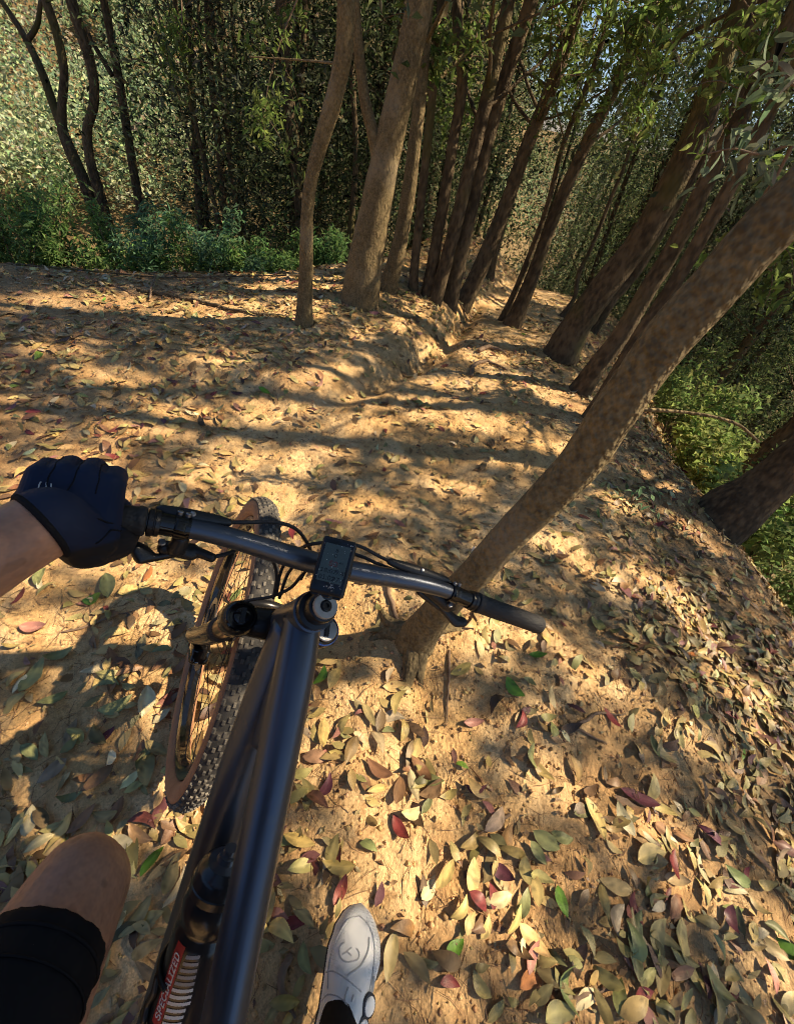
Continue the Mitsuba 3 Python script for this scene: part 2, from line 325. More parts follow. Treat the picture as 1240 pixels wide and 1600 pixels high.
# fork
put(K + 'fork', join([wl([(0, .012), (.002, .024), (.012, .026), (.035, .026), (.045, .022)], (0, 0, .500), (0, 0, .56))]), 'black_anodised', 35)
def solid(m, ln=.008, it=4):
    t = soft(m, ln, it); t.vertices = W(t.vertices); return t
crown = Manifold()
for s in (1, -1):
    crown = crown + hull([((0, s * .066, .520), (.0265, .0265, .020)), ((0, s * .066, .500), (.0265, .0265, .018))]) + hull([((0, s * .062, .512), (.022, .02, .018)), ((0, 0, .512), (.027, .02, .022))])
put(K + 'fork__crown', solid(crown, .006), 'black_anodised')
for s in (1, -1):
    kk = put(K + 'fork__cap', wl([(0, .0225), (.006, .0225), (.0075, .0205), (.0075, .0175), (.0045, .0165), (.0045, .0125), (.010, .0115), (.011, .008), (.011, .0001)], (0, s * .066, .533), (0, s * .066, .56), 32), 'gloss_black', 35)
    put(kk + '__knob', solid(Manifold.hull_points((np.array([(x * .011, s * .066 + y * .0032, z) for x in (-1, 1) for y in (-1, 1) for z in (.540, .549)])).astype(np.float32)), .004, 0), 'black_plastic', False)
    put(K + 'fork__stanchion', wl([(0, .0175), (.18, .0175)], (0, s * .066, .325), (0, s * .066, .5)), 'stanchion')
    if s == 1:
        put(K + 'fork__o_ring', wl([(0, .0176), (.001, .0198), (.004, .0198), (.005, .0176)], (0, s * .066, .466), (0, s * .066, .5)), 'red_ring'); tag(K + 'fork__o_ring', 'red rubber ring round the stanchion')
    put(K + 'fork__wiper_seal', wl([(0, .0225), (.012, .0225), (.016, .0190), (.020, .0178)], (0, s * .066, .385), (0, s * .066, .5)), 'rubber_black', 35)
    put(K + 'fork__lower_leg', wt([(0, s * .066, .388), (.002, s * .066, .34), (.010, s * .066, .22), (.022, s * .066, .10), (.034, s * .064, .02), (.044, s * .061, -.022)], [.0215, .0225, .021, .0195, .019, .015], 20, 24), 'black_anodised')
put(K + 'fork__cap_001__blue_ring', wl([(0, .0226), (.001, .0245), (.004, .0245), (.005, .0226)], (0, -.066, .533), (0, -.066, .56)), 'blue_ring'); tag(K + 'fork__cap_001__blue_ring', 'blue anodised ring on the right fork cap')
put(K + 'fork__cap_001__silver_ring', wl([(0, .0170), (.001, .0185), (.003, .0185), (.004, .0165)], (0, -.066, .5415), (0, -.066, .56)), 'steel')
t_ = np.linspace(0, np.pi, 15)
put(K + 'fork__arch', wt([(.030 + .020 * math.sin(a), .062 * math.cos(a), .345 + .064 * math.sin(a)) for a in t_], .0105, 10), 'black_anodised')
cal = rbox((-.012, .052, .098), (0.88, 0, .47), (0, 1, 0), (-.47, 0, .88), (.036, .042, .062), .008)
put(K + 'brake_caliper', solid(cal, .01, 0), 'gloss_black', 40)
put(K + 'brake_caliper__bolt', join([wl([(0, .005), (.003, .005), (.004, .0035)], (-.035, .055, z), (-.05, .056, z)) for z in (.085, .115)]), 'steel', 30)

# frame
H0, H1 = np.array([0, 0, .553]), np.array([0, 0, .655])
put(K + 'frame__head_tube', wl([(0, .024), (.002, .0275), (.02, .0265), (.05, .0255), (.08, .0265), (.100, .0275), (.102, .024)], H0, H1), 'frame_paint', 35)
TT = [(-.004, 0, .615), (-.060, 0, .616), (-.148, 0, .607), (-.274, 0, .589), (-.414, 0, .571), (-.52, 0, .560)]
put(K + 'frame__top_tube', wt(TT, [.0262, .0266, .0258, .0246, .0230, .022], 40, 60), 'frame_paint')
BB = np.array([-.640, 0, .235])
DT = [(-.004, 0, .573), (-.07, 0, .530), (-.18, 0, .462), (-.29, 0, .402), (-.45, 0, .325), BB + [0, 0, .0]]
put(K + 'frame__down_tube', wt(DT, [.027, .0305, .0325, .033, .033, .034], 36, 50), 'frame_paint')
gus = hull([((-.005, 0, .60), (.02, .018, .03)), ((-.05, 0, .575), (.02, .016, .04))]) + hull([((-.05, 0, .585), (.02, .016, .025)), ((-.16, 0, .535), (.012, .010, .06))])
put(K + 'frame__gusset', solid(gus, .012, 6), 'frame_paint')
hv, vv = np.array([math.cos(.4014), 0, -math.sin(.4014)]), np.array([math.sin(.4014), 0, math.cos(.4014)])
ST = BB + .40 * (vv * .96 - hv * .28)
RA = AX - 1.14 * hv
put(K + 'frame__seat_tube', wt([BB, ST], .0175, 20), 'frame_paint')
for s in (1, -1):
    put(K + 'frame__chain_stay', wt([BB + [-.03, s * .03, 0], (BB + RA) / 2 + [0, s * .06, .01], RA + [0, s * .07, 0]], .011, 12, 16), 'frame_paint')
    put(K + 'frame__seat_stay', wt([ST + [0, s * .02, -.06], RA + [0, s * .07, 0]], .008, 12), 'frame_paint')
put(K + 'frame__bottom_bracket', wl([(-.045, .005), (-.044, .024), (.044, .024), (.045, .005)], BB, BB + [0, 1, 0]), 'black_anodised', 35)
wheel('rear_wheel', RA, disc=False)
put(K + 'seat_post', wt([ST, ST + .16 * (vv * .96 - hv * .28)], .0145, 16), 'black_anodised')
sd = ST + .17 * (vv * .96 - hv * .28)
put(K + 'saddle', solid(hull([(sd + .12 * hv, (.02, .02, .014)), (sd - .02 * hv, (.03, .035, .018))]) + hull([(sd - .02 * hv, (.03, .035, .018)), (sd - .11 * hv, (.03, .066, .02))]), .012), 'black_plastic')
cw = BB + [0, -.05, 0]
put(K + 'chain_ring', wl([(0, .062), (.003, .066), (.005, .062), (.005, .03), (0, .03)], cw, cw + [0, 1, 0]), 'black_anodised', 30)
for s, dr_ in ((1, -1), (-1, 1)):
    e0 = BB + [0, s * .06, 0]; e1 = e0 + dr_ * .17 * (.95 * vv - .3 * hv) + [0, s * .012, 0]
    kk = put(K + 'crank', wt([e0, e1], [.014, .010], 12), 'black_anodised')
    put(kk + '__pedal', solid(rbox(e1 + [0, s * .05, 0], hv, np.array([0, 1., 0]), vv, (.085, .075, .018), .006), .02, 0), 'black_plastic', 40)

# stem, bar, grips
put(K + 'headset_spacers', wl([(0, .022), (.002, .0255), (.012, .0255), (.014, .019), (.016, .019)], (0, 0, .655), (0, 0, .7)), 'black_anodised', 35)
BAR_PX = [((213, 813.5), .717), ((250.5, 817.5), .717), ((292, 824), .717), ((326, 831), .716), ((368, 842), .712), ((421, 859), .706), ((485, 878), .7015), ((517, 886), .7005), ((551.6, 893), .7015), ((621, 905), .707), ((665, 913), .714), ((695, 922), .717), ((726, 934), .717), ((743, 941.5), .717), ((843, 974), .717)]
_bp = np.array([loc(p, 2, z) for p, z in BAR_PX]); _bp = np.vstack([_bp[0] + (_bp[0] - _bp[2]) * 1.9, _bp])
_bo = np.argsort(_bp[:, 1]); _bp = _bp[_bo]
from scipy.interpolate import PchipInterpolator
_bx, _bz = PchipInterpolator(_bp[:, 1], _bp[:, 0]), PchipInterpolator(_bp[:, 1], _bp[:, 2])
from scipy.ndimage import gaussian_filter1d
_by = np.linspace(_bp[0, 1] - .0, _bp[-1, 1], 240); _bxs, _bzs = gaussian_filter1d(_bx(_by), 8, mode='nearest'), gaussian_filter1d(_bz(_by), 8, mode='nearest')
def bar(y):
    k = (_bxs[-20] - _bxs[-60]) / (_by[-20] - _by[-60]); k0 = (_bxs[60] - _bxs[20]) / (_by[60] - _by[20])
    if y > _by[-20]: return np.array([_bxs[-20] + k * (y - _by[-20]), y, .717])
    if y < _by[20]: return np.array([_bxs[20] + k0 * (y - _by[20]), y, .717])
    return np.array([np.interp(y, _by, _bxs), y, np.interp(y, _by, _bzs)])
stem = hull([((0, 0, .668), (.0205, .0205, .008)), ((0, 0, .686), (.0195, .0195, .004))]) + hull([((.004, 0, .682), (.015, .015, .010)), ((.05, 0, .700), (.014, .020, .012))]) + hull([(tuple(bar(0) + [0, .018, 0]), (.0175, .004, .0175)), (tuple(bar(0) - [0, .018, 0]), (.0175, .004, .0175))])
put(K + 'stem', solid(stem, .006, 4), 'black_anodised')
put(K + 'stem__top_cap', wl([(0, .0158), (.004, .0158), (.0052, .0149), (.0052, .0078), (.0042, .0070), (.0035, .0068), (.0035, .0001)], (0, 0, .690), (0, 0, .72), 40), 'cap_silver', 30)
tag(K + 'stem__top_cap', 'round silver cap on the stem')
put(K + 'stem__top_cap__bolt', wl([(0, .0066), (.0035, .0066), (.0042, .0055), (.0042, .0030), (.0012, .0028), (.0012, .0001)], (0, 0, .6937), (0, 0, .72), 24), 'black_anodised', 30)
YR_ = _bp[0, 1]
YL, YR = .318, float(YR_)
ys = np.linspace(YL - .02, YR + .02, 90)
rb = np.array([np.interp(abs(y), [0, .045, .10, .16, .19, 1], [.0138, .0138, .0126, .0111, .0104, .0104]) for y in ys])
put(K + 'handlebar', wt([bar(y) for y in ys], rb, 32), 'frame_paint')
for s, y0, y1 in ((1, float(loc((229, 815), 2, .717)[1]), YL), (-1, float(loc((741, 941), 2, .717)[1]), YR)):
    g = np.linspace(y0, y1, 60)
    prof = np.interp(np.abs(g - y0), [0, .002, .006, .01, abs(y1 - y0) - .006, abs(y1 - y0) - .001, abs(y1 - y0)], [.0130, .0155, .0155, .0143, .0145, .0138, .010])
    kk = put(K + 'grip', wt([bar(y) for y in g], prof, 32), 'grip_rubber')
    c0, c1 = bar(y0 - s * .0125), bar(y0 - s * .0005)
    put(kk + '__lock_collar', wl([(0, .0105), (.0008, .0138), (.0045, .0143), (.0050, .0138), (.0060, .0138), (.0068, .0147), (.0112, .0147), (.012, .0130)], c0, c1), 'black_anodised', 30)
    put(kk + '__inner_sleeve', wt([bar(y0 - s * .010), bar(y0 - s * .040)], .0118, 28), 'gloss_black', 35)

# brake levers
def lever(s, head, mid, tail, clamp, outer):
    hd_, md_, tl_ = loc(head, 2, .713), loc(mid, 2, .716), loc(tail, 2, .714)
    k = put(K + 'brake_lever', solid(chain([(hd_, (.0065, .007, .0065)), (hd_ * .6 + md_ * .4, (.0075, .010, .0075)), (md_, (.0080, .012, .0075)), (md_ * .35 + tl_ * .65, (.0068, .010, .0062)), (tl_, (.0048, .006, .0048))]), .004, 3), 'black_plastic')
    c = bar(float(loc(clamp, 2, .717)[1])); ax = unit(bar(c[1] + s * .01) - c)
    put(k + '__clamp', join([wl([(0, .0108), (.0005, .0138), (.0125, .0138), (.013, .0108)], c - ax * .0065, c + ax)]), 'gloss_black', 30)
    put(k + '__clamp_bolt', join([wl([(0, .0030), (.003, .0030), (.004, .0022), (.004, .0001)], c + [.010, s * d, .0095], c + [.018, s * d, .018]) for d in (.004, -.004)]), 'steel', 30)
    put(k + '__clamp_bridge', solid(rbox(c + [-.004, 0, .0118], (1, 0, 0), (0, 1, 0), (0, 0, 1), (.012, .0105, .006), .002), .01, 0), 'gloss_black', 40)
    put(k + '__blade', wt([loc(p, 2, z) for p, z in ((mid, .695), (head, .680), (outer[0], .668), (outer[1], .664))], [.005, .005, .0045, .004], 10, 24), 'black_anodised')
    put(k + '__pivot_bolt', wl([(0, .0030), (.0020, .0030), (.003, .0018)], md_ + [0, 0, .0068], md_ + [0, 0, .02]), 'steel', 30)
    return tl_
TL_ = lever(1, (252, 798), (300, 807), (355, 816), (282, 822), ((225, 812), (150, 800)))
TR_ = lever(-1, (696, 908), (655, 893), (610, 878), (707, 926), ((735, 938), (800, 958)))

# the remote lever below the left grip and the shifter below the right
def pod(name, s, yc, parts):
    return None
k = put(K + 'seat_post_remote', solid(chain([(loc((283, 843), 2, .700), .0085), (loc((275, 858), 2, .690), .0095)]) + hull([(loc((258, 856), 2, .686), (.008, .008, .007)), (loc((298, 862), 2, .684), (.010, .010, .007))]) + chain([(loc((298, 858), 2, .684), .006), (loc((330, 871), 2, .688), .0055)]), .004, 4), 'black_plastic')
put(k + '__paddle', solid(chain([(loc((272, 866), 2, .683), (.004, .004, .005)), (loc((240, 872), 2, .682), (.004, .004, .005)), (loc((222, 866), 2, .686), (.011, .008, .005)), (loc((213, 856), 2, .690), (.007, .007, .004))]), .004, 3), 'black_anodised')
put(k + '__bolt', wl([(0, .0040), (.003, .0040), (.004, .0028), (.004, .0001)], loc((253, 848), 2, .695), loc((253, 848), 2, .695) + [0, 0, .1]), 'steel', 30)
k = put(K + 'shifter', solid(hull([(loc((652, 905), 2, .690), (.012, .010, .010)), (loc((700, 940), 2, .688), (.016, .016, .012))]) + chain([(loc((712, 930), 2, .700), .008), (loc((700, 942), 2, .690), .012)]), .005, 4), 'black_plastic')
put(k + '__paddle', solid(chain([(loc((690, 950), 2, .678), (.005, .006, .005)), (loc((712, 971), 2, .672), (.009, .010, .005)), (loc((722, 972), 2, .672), (.008, .010, .005))]), .004, 3), 'black_plastic')
put(k + '__trigger', solid(chain([(loc((655, 925), 2, .68), .005), (loc((700, 962), 2, .672), .0045)]), .004, 3), 'black_anodised')
put(k + '__bolt', wl([(0, .0040), (.003, .0040), (.004, .0028), (.004, .0001)], loc((702, 946), 2, .7035), loc((702, 946), 2, .7035) + [0, 0, .1]), 'steel', 30)
# hoses and cables
def cable(pts, r=.0024, n=40): put(K + 'cable', wt([loc(p, 2, z) if isinstance(p, tuple) else p for p, z in pts], r, 8, n), 'rubber_black')
cable([(TL_, 0), ((390, 816), .708), ((432, 816), .712), ((458, 824), .708), ((476, 842), .690), ((486, 868), .660), ((470, 905), .60)])
cable([(TR_, 0), ((590, 868), .709), ((560, 853), .712), ((525, 848), .706), ((488, 850), .690), ((462, 862), .66), ((440, 890), .61), ((431, 930), .57)])
cable([((618, 892), .695), ((588, 880), .700), ((560, 868), .69), ((520, 862), .67), ((478, 872), .64), ((452, 893), .60), ((436, 935), .565)])
cable([((330, 871), .688), ((352, 866), .690), ((378, 856), .672), ((420, 868), .64), ((432, 900), .60), ((427, 935), .565)])
cable([((472, 898), .62), ((452, 920), .585), ((425, 932), .565), ((390, 938), .545), ((362, 950), .50), ((338, 985), .36), ((318, 1030), .13)], .0024, 60)

# the cage on the down tube; the bottle in it is a thing of its own
dv = unit(np.array(DT[4]) - DT[2]); nv = np.array([-dv[2], 0, dv[0]]); nv = nv if nv[2] > 0 else -nv
B0 = loc((362, 1325), 1, 0.004)                       # top of the bottle's nozzle
BAX = dv
def bot(a, r, b=0): return B0 + BAX * a
prof = [(0, .0001), (0, .0085), (.004, .0095), (.007, .0095), (.008, .0130), (.014, .0145), (.017, .0240), (.022, .0310), (.028, .0345), (.040, .0365), (.041, .0380), (.050, .0380), (.052, .0360), (.060, .0385), (.070, .0395), (.080, .0385), (.086, .0355), (.092, .0355), (.098, .0385), (.108, .0398), (.205, .0398), (.214, .038), (.216, .001)]
def part_of(a, b): return [p for p in prof if a - 1e-9 <= p[0] <= b + 1e-9]
e = B0 + BAX
put('water_bottle__nozzle', wl(part_of(0, .017), B0, e, 28), 'bottle_clear', 35)
put('water_bottle__lid', wl(part_of(.017, .052), B0, e, 40), 'bottle_body', 35)
put('water_bottle__body', wl(part_of(.052, .216), B0, e, 48), 'bottle_body', 35)
tag('water_bottle', 'black drinking bottle with red and white print in the cage under the top tube', 'bottle')
up2 = np.cross(BAX, [0, 1.0, 0]); up2 = up2 if up2[2] > 0 else -up2
def on_bottle(mesh, a0, ang0, sx, bsdf, key, lift=.0006):
    """wraps a flat mesh (x along the bottle, y round it) on the body"""
    v = np.array(mesh.vertices); r = np.interp(a0, [p[0] for p in prof], [p[1] for p in prof])
    a = a0 + v[:, 0] * sx
    rad = np.interp(a, [p[0] for p in prof[1:]], [p[1] for p in prof[1:]]) + lift + v[:, 2]
    th = ang0 + v[:, 1] / .0398
    P = B0 + a[:, None] * BAX + rad[:, None] * (np.cos(th)[:, None] * up2 + np.sin(th)[:, None] * np.array([0, 1.0, 0]))
    return put(key, (W(P), np.array(mesh.faces)), bsdf, False)
def strip(l, w, n=10):
    v = np.array([[x, y, 0] for x in np.linspace(0, l, n) for y in np.linspace(-w / 2, w / 2, 5)]); f = []
    for a in range(n - 1):
        for b in range(4): f += [[a * 5 + b, a * 5 + b + 1, a * 5 + b + 6], [a * 5 + b, a * 5 + b + 6, a * 5 + b + 5]]
    return trimesh.Trimesh(v, f, process=False)
on_bottle(strip(.098, .014), .098, .95, 1, 'red_print', 'water_bottle__label'); tag('water_bottle__label', 'red strip reading SPECIALIZED')
tm = meshkit.text_mesh('SPECIALIZED', .0082, .0003, True); tm.vertices[:, 0] *= .080 / tm.vertices[:, 0].max(); tm.vertices[:, 1] -= .0041
tm.vertices[:, 0] = .080 - tm.vertices[:, 0]; tm.faces = tm.faces[:, ::-1]
on_bottle(tm, .108, .95, 1, 'white_print', 'water_bottle__label__lettering', .0010)
for c_ in range(11):
    st = strip(.0042, .0165 + .0016 * c_ if c_ < 8 else .022, 3)
    st.vertices[:, 0] += st.vertices[:, 1] * .25
    on_bottle(st, .102 + .0080 * c_, .46, 1, 'white_print' if c_ > 4 else 'grey_print', 'water_bottle__stripe')
cg = Manifold()
for a in (.150, .212):
    th = np.linspace(.95, 2 * np.pi - .95, 22)
    put(K + 'bottle_cage', wt([B0 + BAX * a + .043 * (math.cos(t) * up2 + math.sin(t) * np.array([0, 1.0, 0])) for t in th], .0032, 8), 'black_plastic') if a == .150 else put(K + 'bottle_cage__lower_hoop', wt([B0 + BAX * a + .043 * (math.cos(t) * up2 + math.sin(t) * np.array([0, 1.0, 0])) for t in th], .0032, 8), 'black_plastic')
for s in (1, -1):
    put(K + 'bottle_cage__arm', wt([B0 + BAX * a + .0435 * (math.cos(t) * up2 + s * math.sin(t) * np.array([0, 1.0, 0])) for a, t in ((.150, 1.45), (.17, 1.35), (.19, 1.5), (.205, 1.4), (.215, 1.8))], .0042, 8, 24), 'black_plastic')
put(K + 'bottle_cage__backplate', wt([B0 + BAX * .10 - up2 * .045, B0 + BAX * .23 - up2 * .045], .007, 10), 'black_plastic')
tag('bicycle', 'matt black mountain bike with tan-walled tyres leaning to the right between the rider\'s legs', 'bicycle')

# bike computer on the stem
p00, p10, p11, p01 = at((496, 833), .487), at((548, 847), .487), at((546, 937), .470), at((491, 925), .470)
c0 = (p00 + p10 + p11 + p01) / 4; ex = unit(p10 + p11 - p00 - p01); ey = unit((p00 + p10 - p01 - p11)); ey = unit(ey - ex * (ex @ ey)); ez = np.cross(ex, ey)
DW, DH = .5 * (np.linalg.norm(p10 - p00) + np.linalg.norm(p11 - p01)), .5 * (np.linalg.norm(p00 - p01) + np.linalg.norm(p10 - p11))
def dv_(x, y, z=0): return c0 + x * ex + y * ey + z * ez
K2 = 'bike_computer__'
cs = rbox(dv_(0, 0, -.0075), ex, ey, ez, (DW, DH, .015), .0038)
m_ = cs.refine_to_length(.02).to_mesh()
put(K2 + 'case', trimesh.Trimesh(m_.vert_properties[:, :3], m_.tri_verts, process=False), 'black_plastic', 45)
def plate(x, y, w, h, z, key, mat, t=.0004):
    return put(key, rbox(dv_(x, y, z), ex, ey, ez, (w, h, 2 * t), t * .9), mat, 40)
plate(0, 0, DW - .0045, DH - .007, .0002, K2 + 'glass_front', 'gloss_black')
plate(0, .003, DW - .0105, DH * .66, .0007, K2 + 'screen', 'lcd', .0003); tag(K2 + 'screen', 'grey-green display with dark figures')
def dtext(s, x, y, h, mat='lcd_ink'):
    t = meshkit.text_mesh(s, h, .00015, True); v = t.vertices
    put(K2 + 'screen__figures', (dv_(0, 0) + (x + v[:, :1]) * ex + (y + v[:, 1:2]) * ey + (.00105 + v[:, 2:]) * ez, np.array(t.faces)), mat, False)
sw, sh = DW - .0105, DH * .66
def rowtext(s, fx, fy, h, mat='lcd_ink'): dtext(s, -sw / 2 + fx * sw, .003 - sh / 2 + fy * sh, h, mat)
rowtext('8', .44, .80, .0042); rowtext('0', .44, .66, .0042); rowtext('50', .30, .42, .0060, 'lcd_red'); rowtext('km', .70, .52, .0022)
rowtext('18:07', .05, .235, .0048); rowtext('9.8', .64, .235, .0048); rowtext('01:02', .05, .055, .0048); rowtext('27.4', .58, .055, .0048)
for x_ in (-.0125, 0, .0125): put(K2 + 'button', rbox(dv_(x_, -DH / 2 - .0006, -.0075), ex, ey, ez, (.009, .0035, .005), .0012), 'black_anodised', 40)
rs = np.random.default_rng(5); sp = []
for _ in range(70):
    x_, y_ = (rs.uniform(-DW / 2 + .004, DW / 2 - .004), rs.uniform(-DH / 2 + .006, DH / 2 - .006)) if _ < 28 else ((rs.normal(.013, .003), rs.normal(.026, .004)) if _ < 44 else (rs.normal(.002, .008), rs.normal(-DH / 2 + .010, .0022)))
    if abs(x_) > DW / 2 - .004 or abs(y_) > DH / 2 - .005: continue
    r_ = rs.uniform(.00025, .0007); th = np.sort(rs.uniform(0, 6.28, 6))
    pp = [dv_(x_, y_, .0016)] + [dv_(x_ + r_ * rs.uniform(.6, 1.3) * math.cos(t), y_ + r_ * math.sin(t), .0012) for t in th]
    sp.append((np.array(pp), np.array([[0, a + 1, (a + 1) % 6 + 1] for a in range(6)])))
put(K2 + 'dust_specks', join(sp), 'dust', False); tag(K2 + 'dust_specks', kind='stuff')
put(K2 + 'mount', solid(hull([(BM.T @ (dv_(0, -.010, -.018) - BO), .010), (BM.T @ (dv_(0, .006, -.018) - BO), .010)]) + hull([(BM.T @ (dv_(0, 0, -.018) - BO), .008), (np.array([.052, 0, .705]), .008)]), .006, 2), 'black_plastic')
tag('bike_computer', 'small black bike computer with a grey-green screen above the stem', 'bike computer')

# ---------------------------------------------------------------- the rider
P = 'person__'
def h3(l): return W(l)
Gc = bar(.275)                                        # middle of the left grip, local
wr_ = at((76, 817), .348)                             # left wrist
el_ = CAM + M @ [-.425, .150, .185]                            # left elbow
sh_l, sh_r = np.array([-.33, -.42, 1.36]), np.array([.10, -.46, 1.36])
knee_l = at((118, 1398), .515); hip_l, hip_r = np.array([-.22, -.50, .93]), np.array([-.02, -.52, .92])
ank_l = np.array([-.28, -.44, .34]); toe_px = (562, 1416)
tz = float(hz(.12, .05)) + .03
toe = CAM + ray(toe_px) * ((tz + .02 - CAM[2]) / ray(toe_px)[2])
sdir = unit(np.array([.10, 1.0, .0])); heel = toe - .285 * sdir; gz = float(hz(heel[0], heel[1] + .1))
ank_r = heel + sdir * .062 + [0, 0, .105]
knee_r = np.array([.03, -.30, .52])
body = chain([(sh_l, .062), (el_ + [0, 0, .0], .046)]) + chain([(el_, .044), (el_ * .6 + wr_ * .4, .041), (wr_ * .88 + el_ * .12, .0285), (wr_, (.0275))])
body = body + chain([(hip_l, .095), (hip_l * .45 + knee_l * .55, .075), (knee_l, .058), (knee_l * .62 + ank_l * .38 + [0, -.025, 0], .052), (ank_l, .036)])
body = body + chain([(hip_r, .095), (hip_r * .5 + knee_r * .5, .078), (knee_r, .056), (knee_r * .65 + ank_r * .35 + [0, -.02, 0], .054), (ank_r, .034)])
pel, che, nec = np.array([-.12, -.53, .97]), np.array([-.12, -.52, 1.28]), np.array([-.11, -.47, 1.47])
body = body + hull([(pel + [.09, 0, 0], .10), (pel - [.09, 0, 0], .10), (che + [.10, 0, 0], .105), (che - [.10, 0, 0], .105)]) + hull([(che + [.13, 0, .06], .075), (che - [.13, 0, -.06], .075), (nec, .058)])
body = body + chain([(nec, .055), (nec + [0, .05, .09], .055)]) + hull([(nec + [0, .06, .14], (.072, .088, .085)), (nec + [0, .05, .19], (.076, .094, .085)), (nec + [0, .11, .10], (.04, .045, .04))])
el_r, wr_r = np.array([.24, -.50, 1.12]), np.array([.10, -.32, 1.30])
body = body + chain([(sh_r, .062), (el_r, .044), (wr_r, .029)]) + hull([(wr_r, .028), (wr_r + [-.06, .03, .04], (.035, .02, .04))])
for d in range(4):
    a = wr_r + np.array([-.065, .03, .015 + .02 * d]); body = body + chain([(a, .009), (a + [-.04, .02, .0], .008), (a + [-.05, .05, 0], .007)])
body = body + chain([(wr_r + [-.02, .02, .06], .011), (wr_r + [-.05, .05, .08], .009)])
# knee cap and calf shape
body = body + hull([(knee_l + [0.0, .012, .016], .048), (knee_l + [0, -.05, .03], .055)])
sk = soft(body, .014, 12)
put(P + 'body', sk, 'skin')
# shorts, jersey, helmet
th0 = knee_l + unit(hip_l - knee_l) * .062
sh = chain([(hip_l, .108), (hip_l * .5 + th0 * .5, .088), (th0, .0655)]) + chain([(hip_r, .108), (hip_r * .5 + knee_r * .5, .090), (hip_r * .15 + knee_r * .85, .066)]) + hull([(pel + [.09, 0, -.02], .112), (pel - [.09, 0, .02], .112), (pel + [0, 0, .1], .105)])
cut = unit(hip_l - knee_l)
sh = sh.trim_by_plane(tuple(cut), float(cut @ (th0 - cut * .012)))
sh = soft(sh, .012, 6); put(P + 'shorts', sh, 'black_cloth')
tag(P + 'shorts', 'black cycling shorts ending above the knee')
rr_ = .0675
hx = unit(np.cross(cut, [0, 0, 1.0])); hy = np.cross(hx, cut)
put(P + 'shorts__hem', tube([th0 + cut * .006 + (rr_ * .985) * (math.cos(t) * hx + math.sin(t) * hy) for t in np.linspace(0, 2 * np.pi, 49)], .0022, 6, False), 'black_cloth')
put(P + 'shorts__hem_001', tube([th0 + cut * .034 + (rr_ * 1.035) * (math.cos(t) * hx + math.sin(t) * hy) for t in np.linspace(0, 2 * np.pi, 49)], .0014, 6, False), 'black_cloth')
je = hull([(pel + [.09, 0, .06], .108), (pel - [.09, 0, -.06], .108), (che + [.10, 0, 0], .116), (che - [.10, 0, 0], .116)]) + hull([(che + [.13, 0, .06], .086), (che - [.13, 0, -.06], .086), (nec, .066)])
je = je + chain([(sh_l, .073), (sh_l * .5 + el_ * .5, .062)]) + chain([(sh_r, .073), (sh_r * .5 + el_r * .5, .062)])
put(P + 'jersey', soft(je, .02, 8), 'black_cloth')
hm = hull([(nec + [0, .055, .215], (.092, .115, .075)), (nec + [0, .02, .20], (.088, .11, .07))]).trim_by_plane((0, 0, 1), float(nec[2] + .19))
put(P + 'helmet', soft(hm, .02, 3), 'black_plastic')

# gloved left hand: palm, four fingers closed round the grip, thumb below it (local frame of the bar)
gb = bar(.272); ga = unit(bar(.32) - bar(.23)); gf = unit(np.array([1.0, 0, 0]) - ga * ga[0]); gu = np.cross(gf, ga); gu = gu if gu[2] > 0 else -gu
def hp(a, f, u): return gb + ga * a + gf * f + gu * u      # a outward along the grip, f ahead, u up
wl_ = BM.T @ (wr_ - BO)
hand = Manifold()
rows = [(-.024, .0100, .000), (-.006, .0104, .004), (.012, .0100, .002), (.028, .0092, -.004)]      # index .. little finger
for a, r, o in rows:
    mcp, pip, dip, tip = hp(a, .022 + o, .030), hp(a, .042 + o, .006), hp(a, .026, -.022), hp(a, -.002, -.027)
    hand = hand + chain([(mcp, r * 1.22), (pip, r * 1.08), (dip, r), (tip, r * .9)])
kn = [(hp(a, .018 + o, .029), r * 1.25) for a, r, o in rows]
hand = hand + hull([(hp(a, .022 + o * .6, .028), r * 1.05) for a, r, o in rows] + [(hp(a, .040 + o * .7, .006), r * .93) for a, r, o in rows]) + hull(kn + [(hp(-.022, -.030, .026), .018), (hp(.024, -.034, .026), .017)])
hand = hand + hull([(hp(-.022, -.030, .024), .019), (hp(.024, -.034, .024), .017), (wl_, .0300)])
hand = hand + chain([(hp(-.016, -.036, .018), .021), (hp(-.036, -.022, -.006), .0175), (hp(-.042, .000, -.026), .0145), (hp(-.030, .022, -.030), .0125)])   # thumb
hand = hand + hull([(hp(-.022, -.034, .010), .019), (hp(.026, -.036, .006), .017), (hp(-.022, -.020, -.012), .012), (hp(.028, -.022, -.010), .011)])
axl = unit(BM.T @ (el_ - wr_)); hand = hand.trim_by_plane(tuple(-axl), float(-axl @ (wl_ + axl * .006)))
hd = soft(hand, .0035, 10)
v = hd.vertices; rel = v - gb
up_, fw_, al_ = rel @ gu, rel @ gf, rel @ ga
navy, blk = np.array([.006, .014, .042]), np.array([.010, .010, .013])
w_ = sstep(-.014, -.019, fw_ + .75 * up_ + .25 * al_)[:, None]
gcol = navy * (1 - w_) + blk * w_
hd.vertices = W(v)
put(P + 'glove', hd, 'glove_cloth', True, gcol); tag(P + 'glove', 'navy blue cycling glove with a black palm')
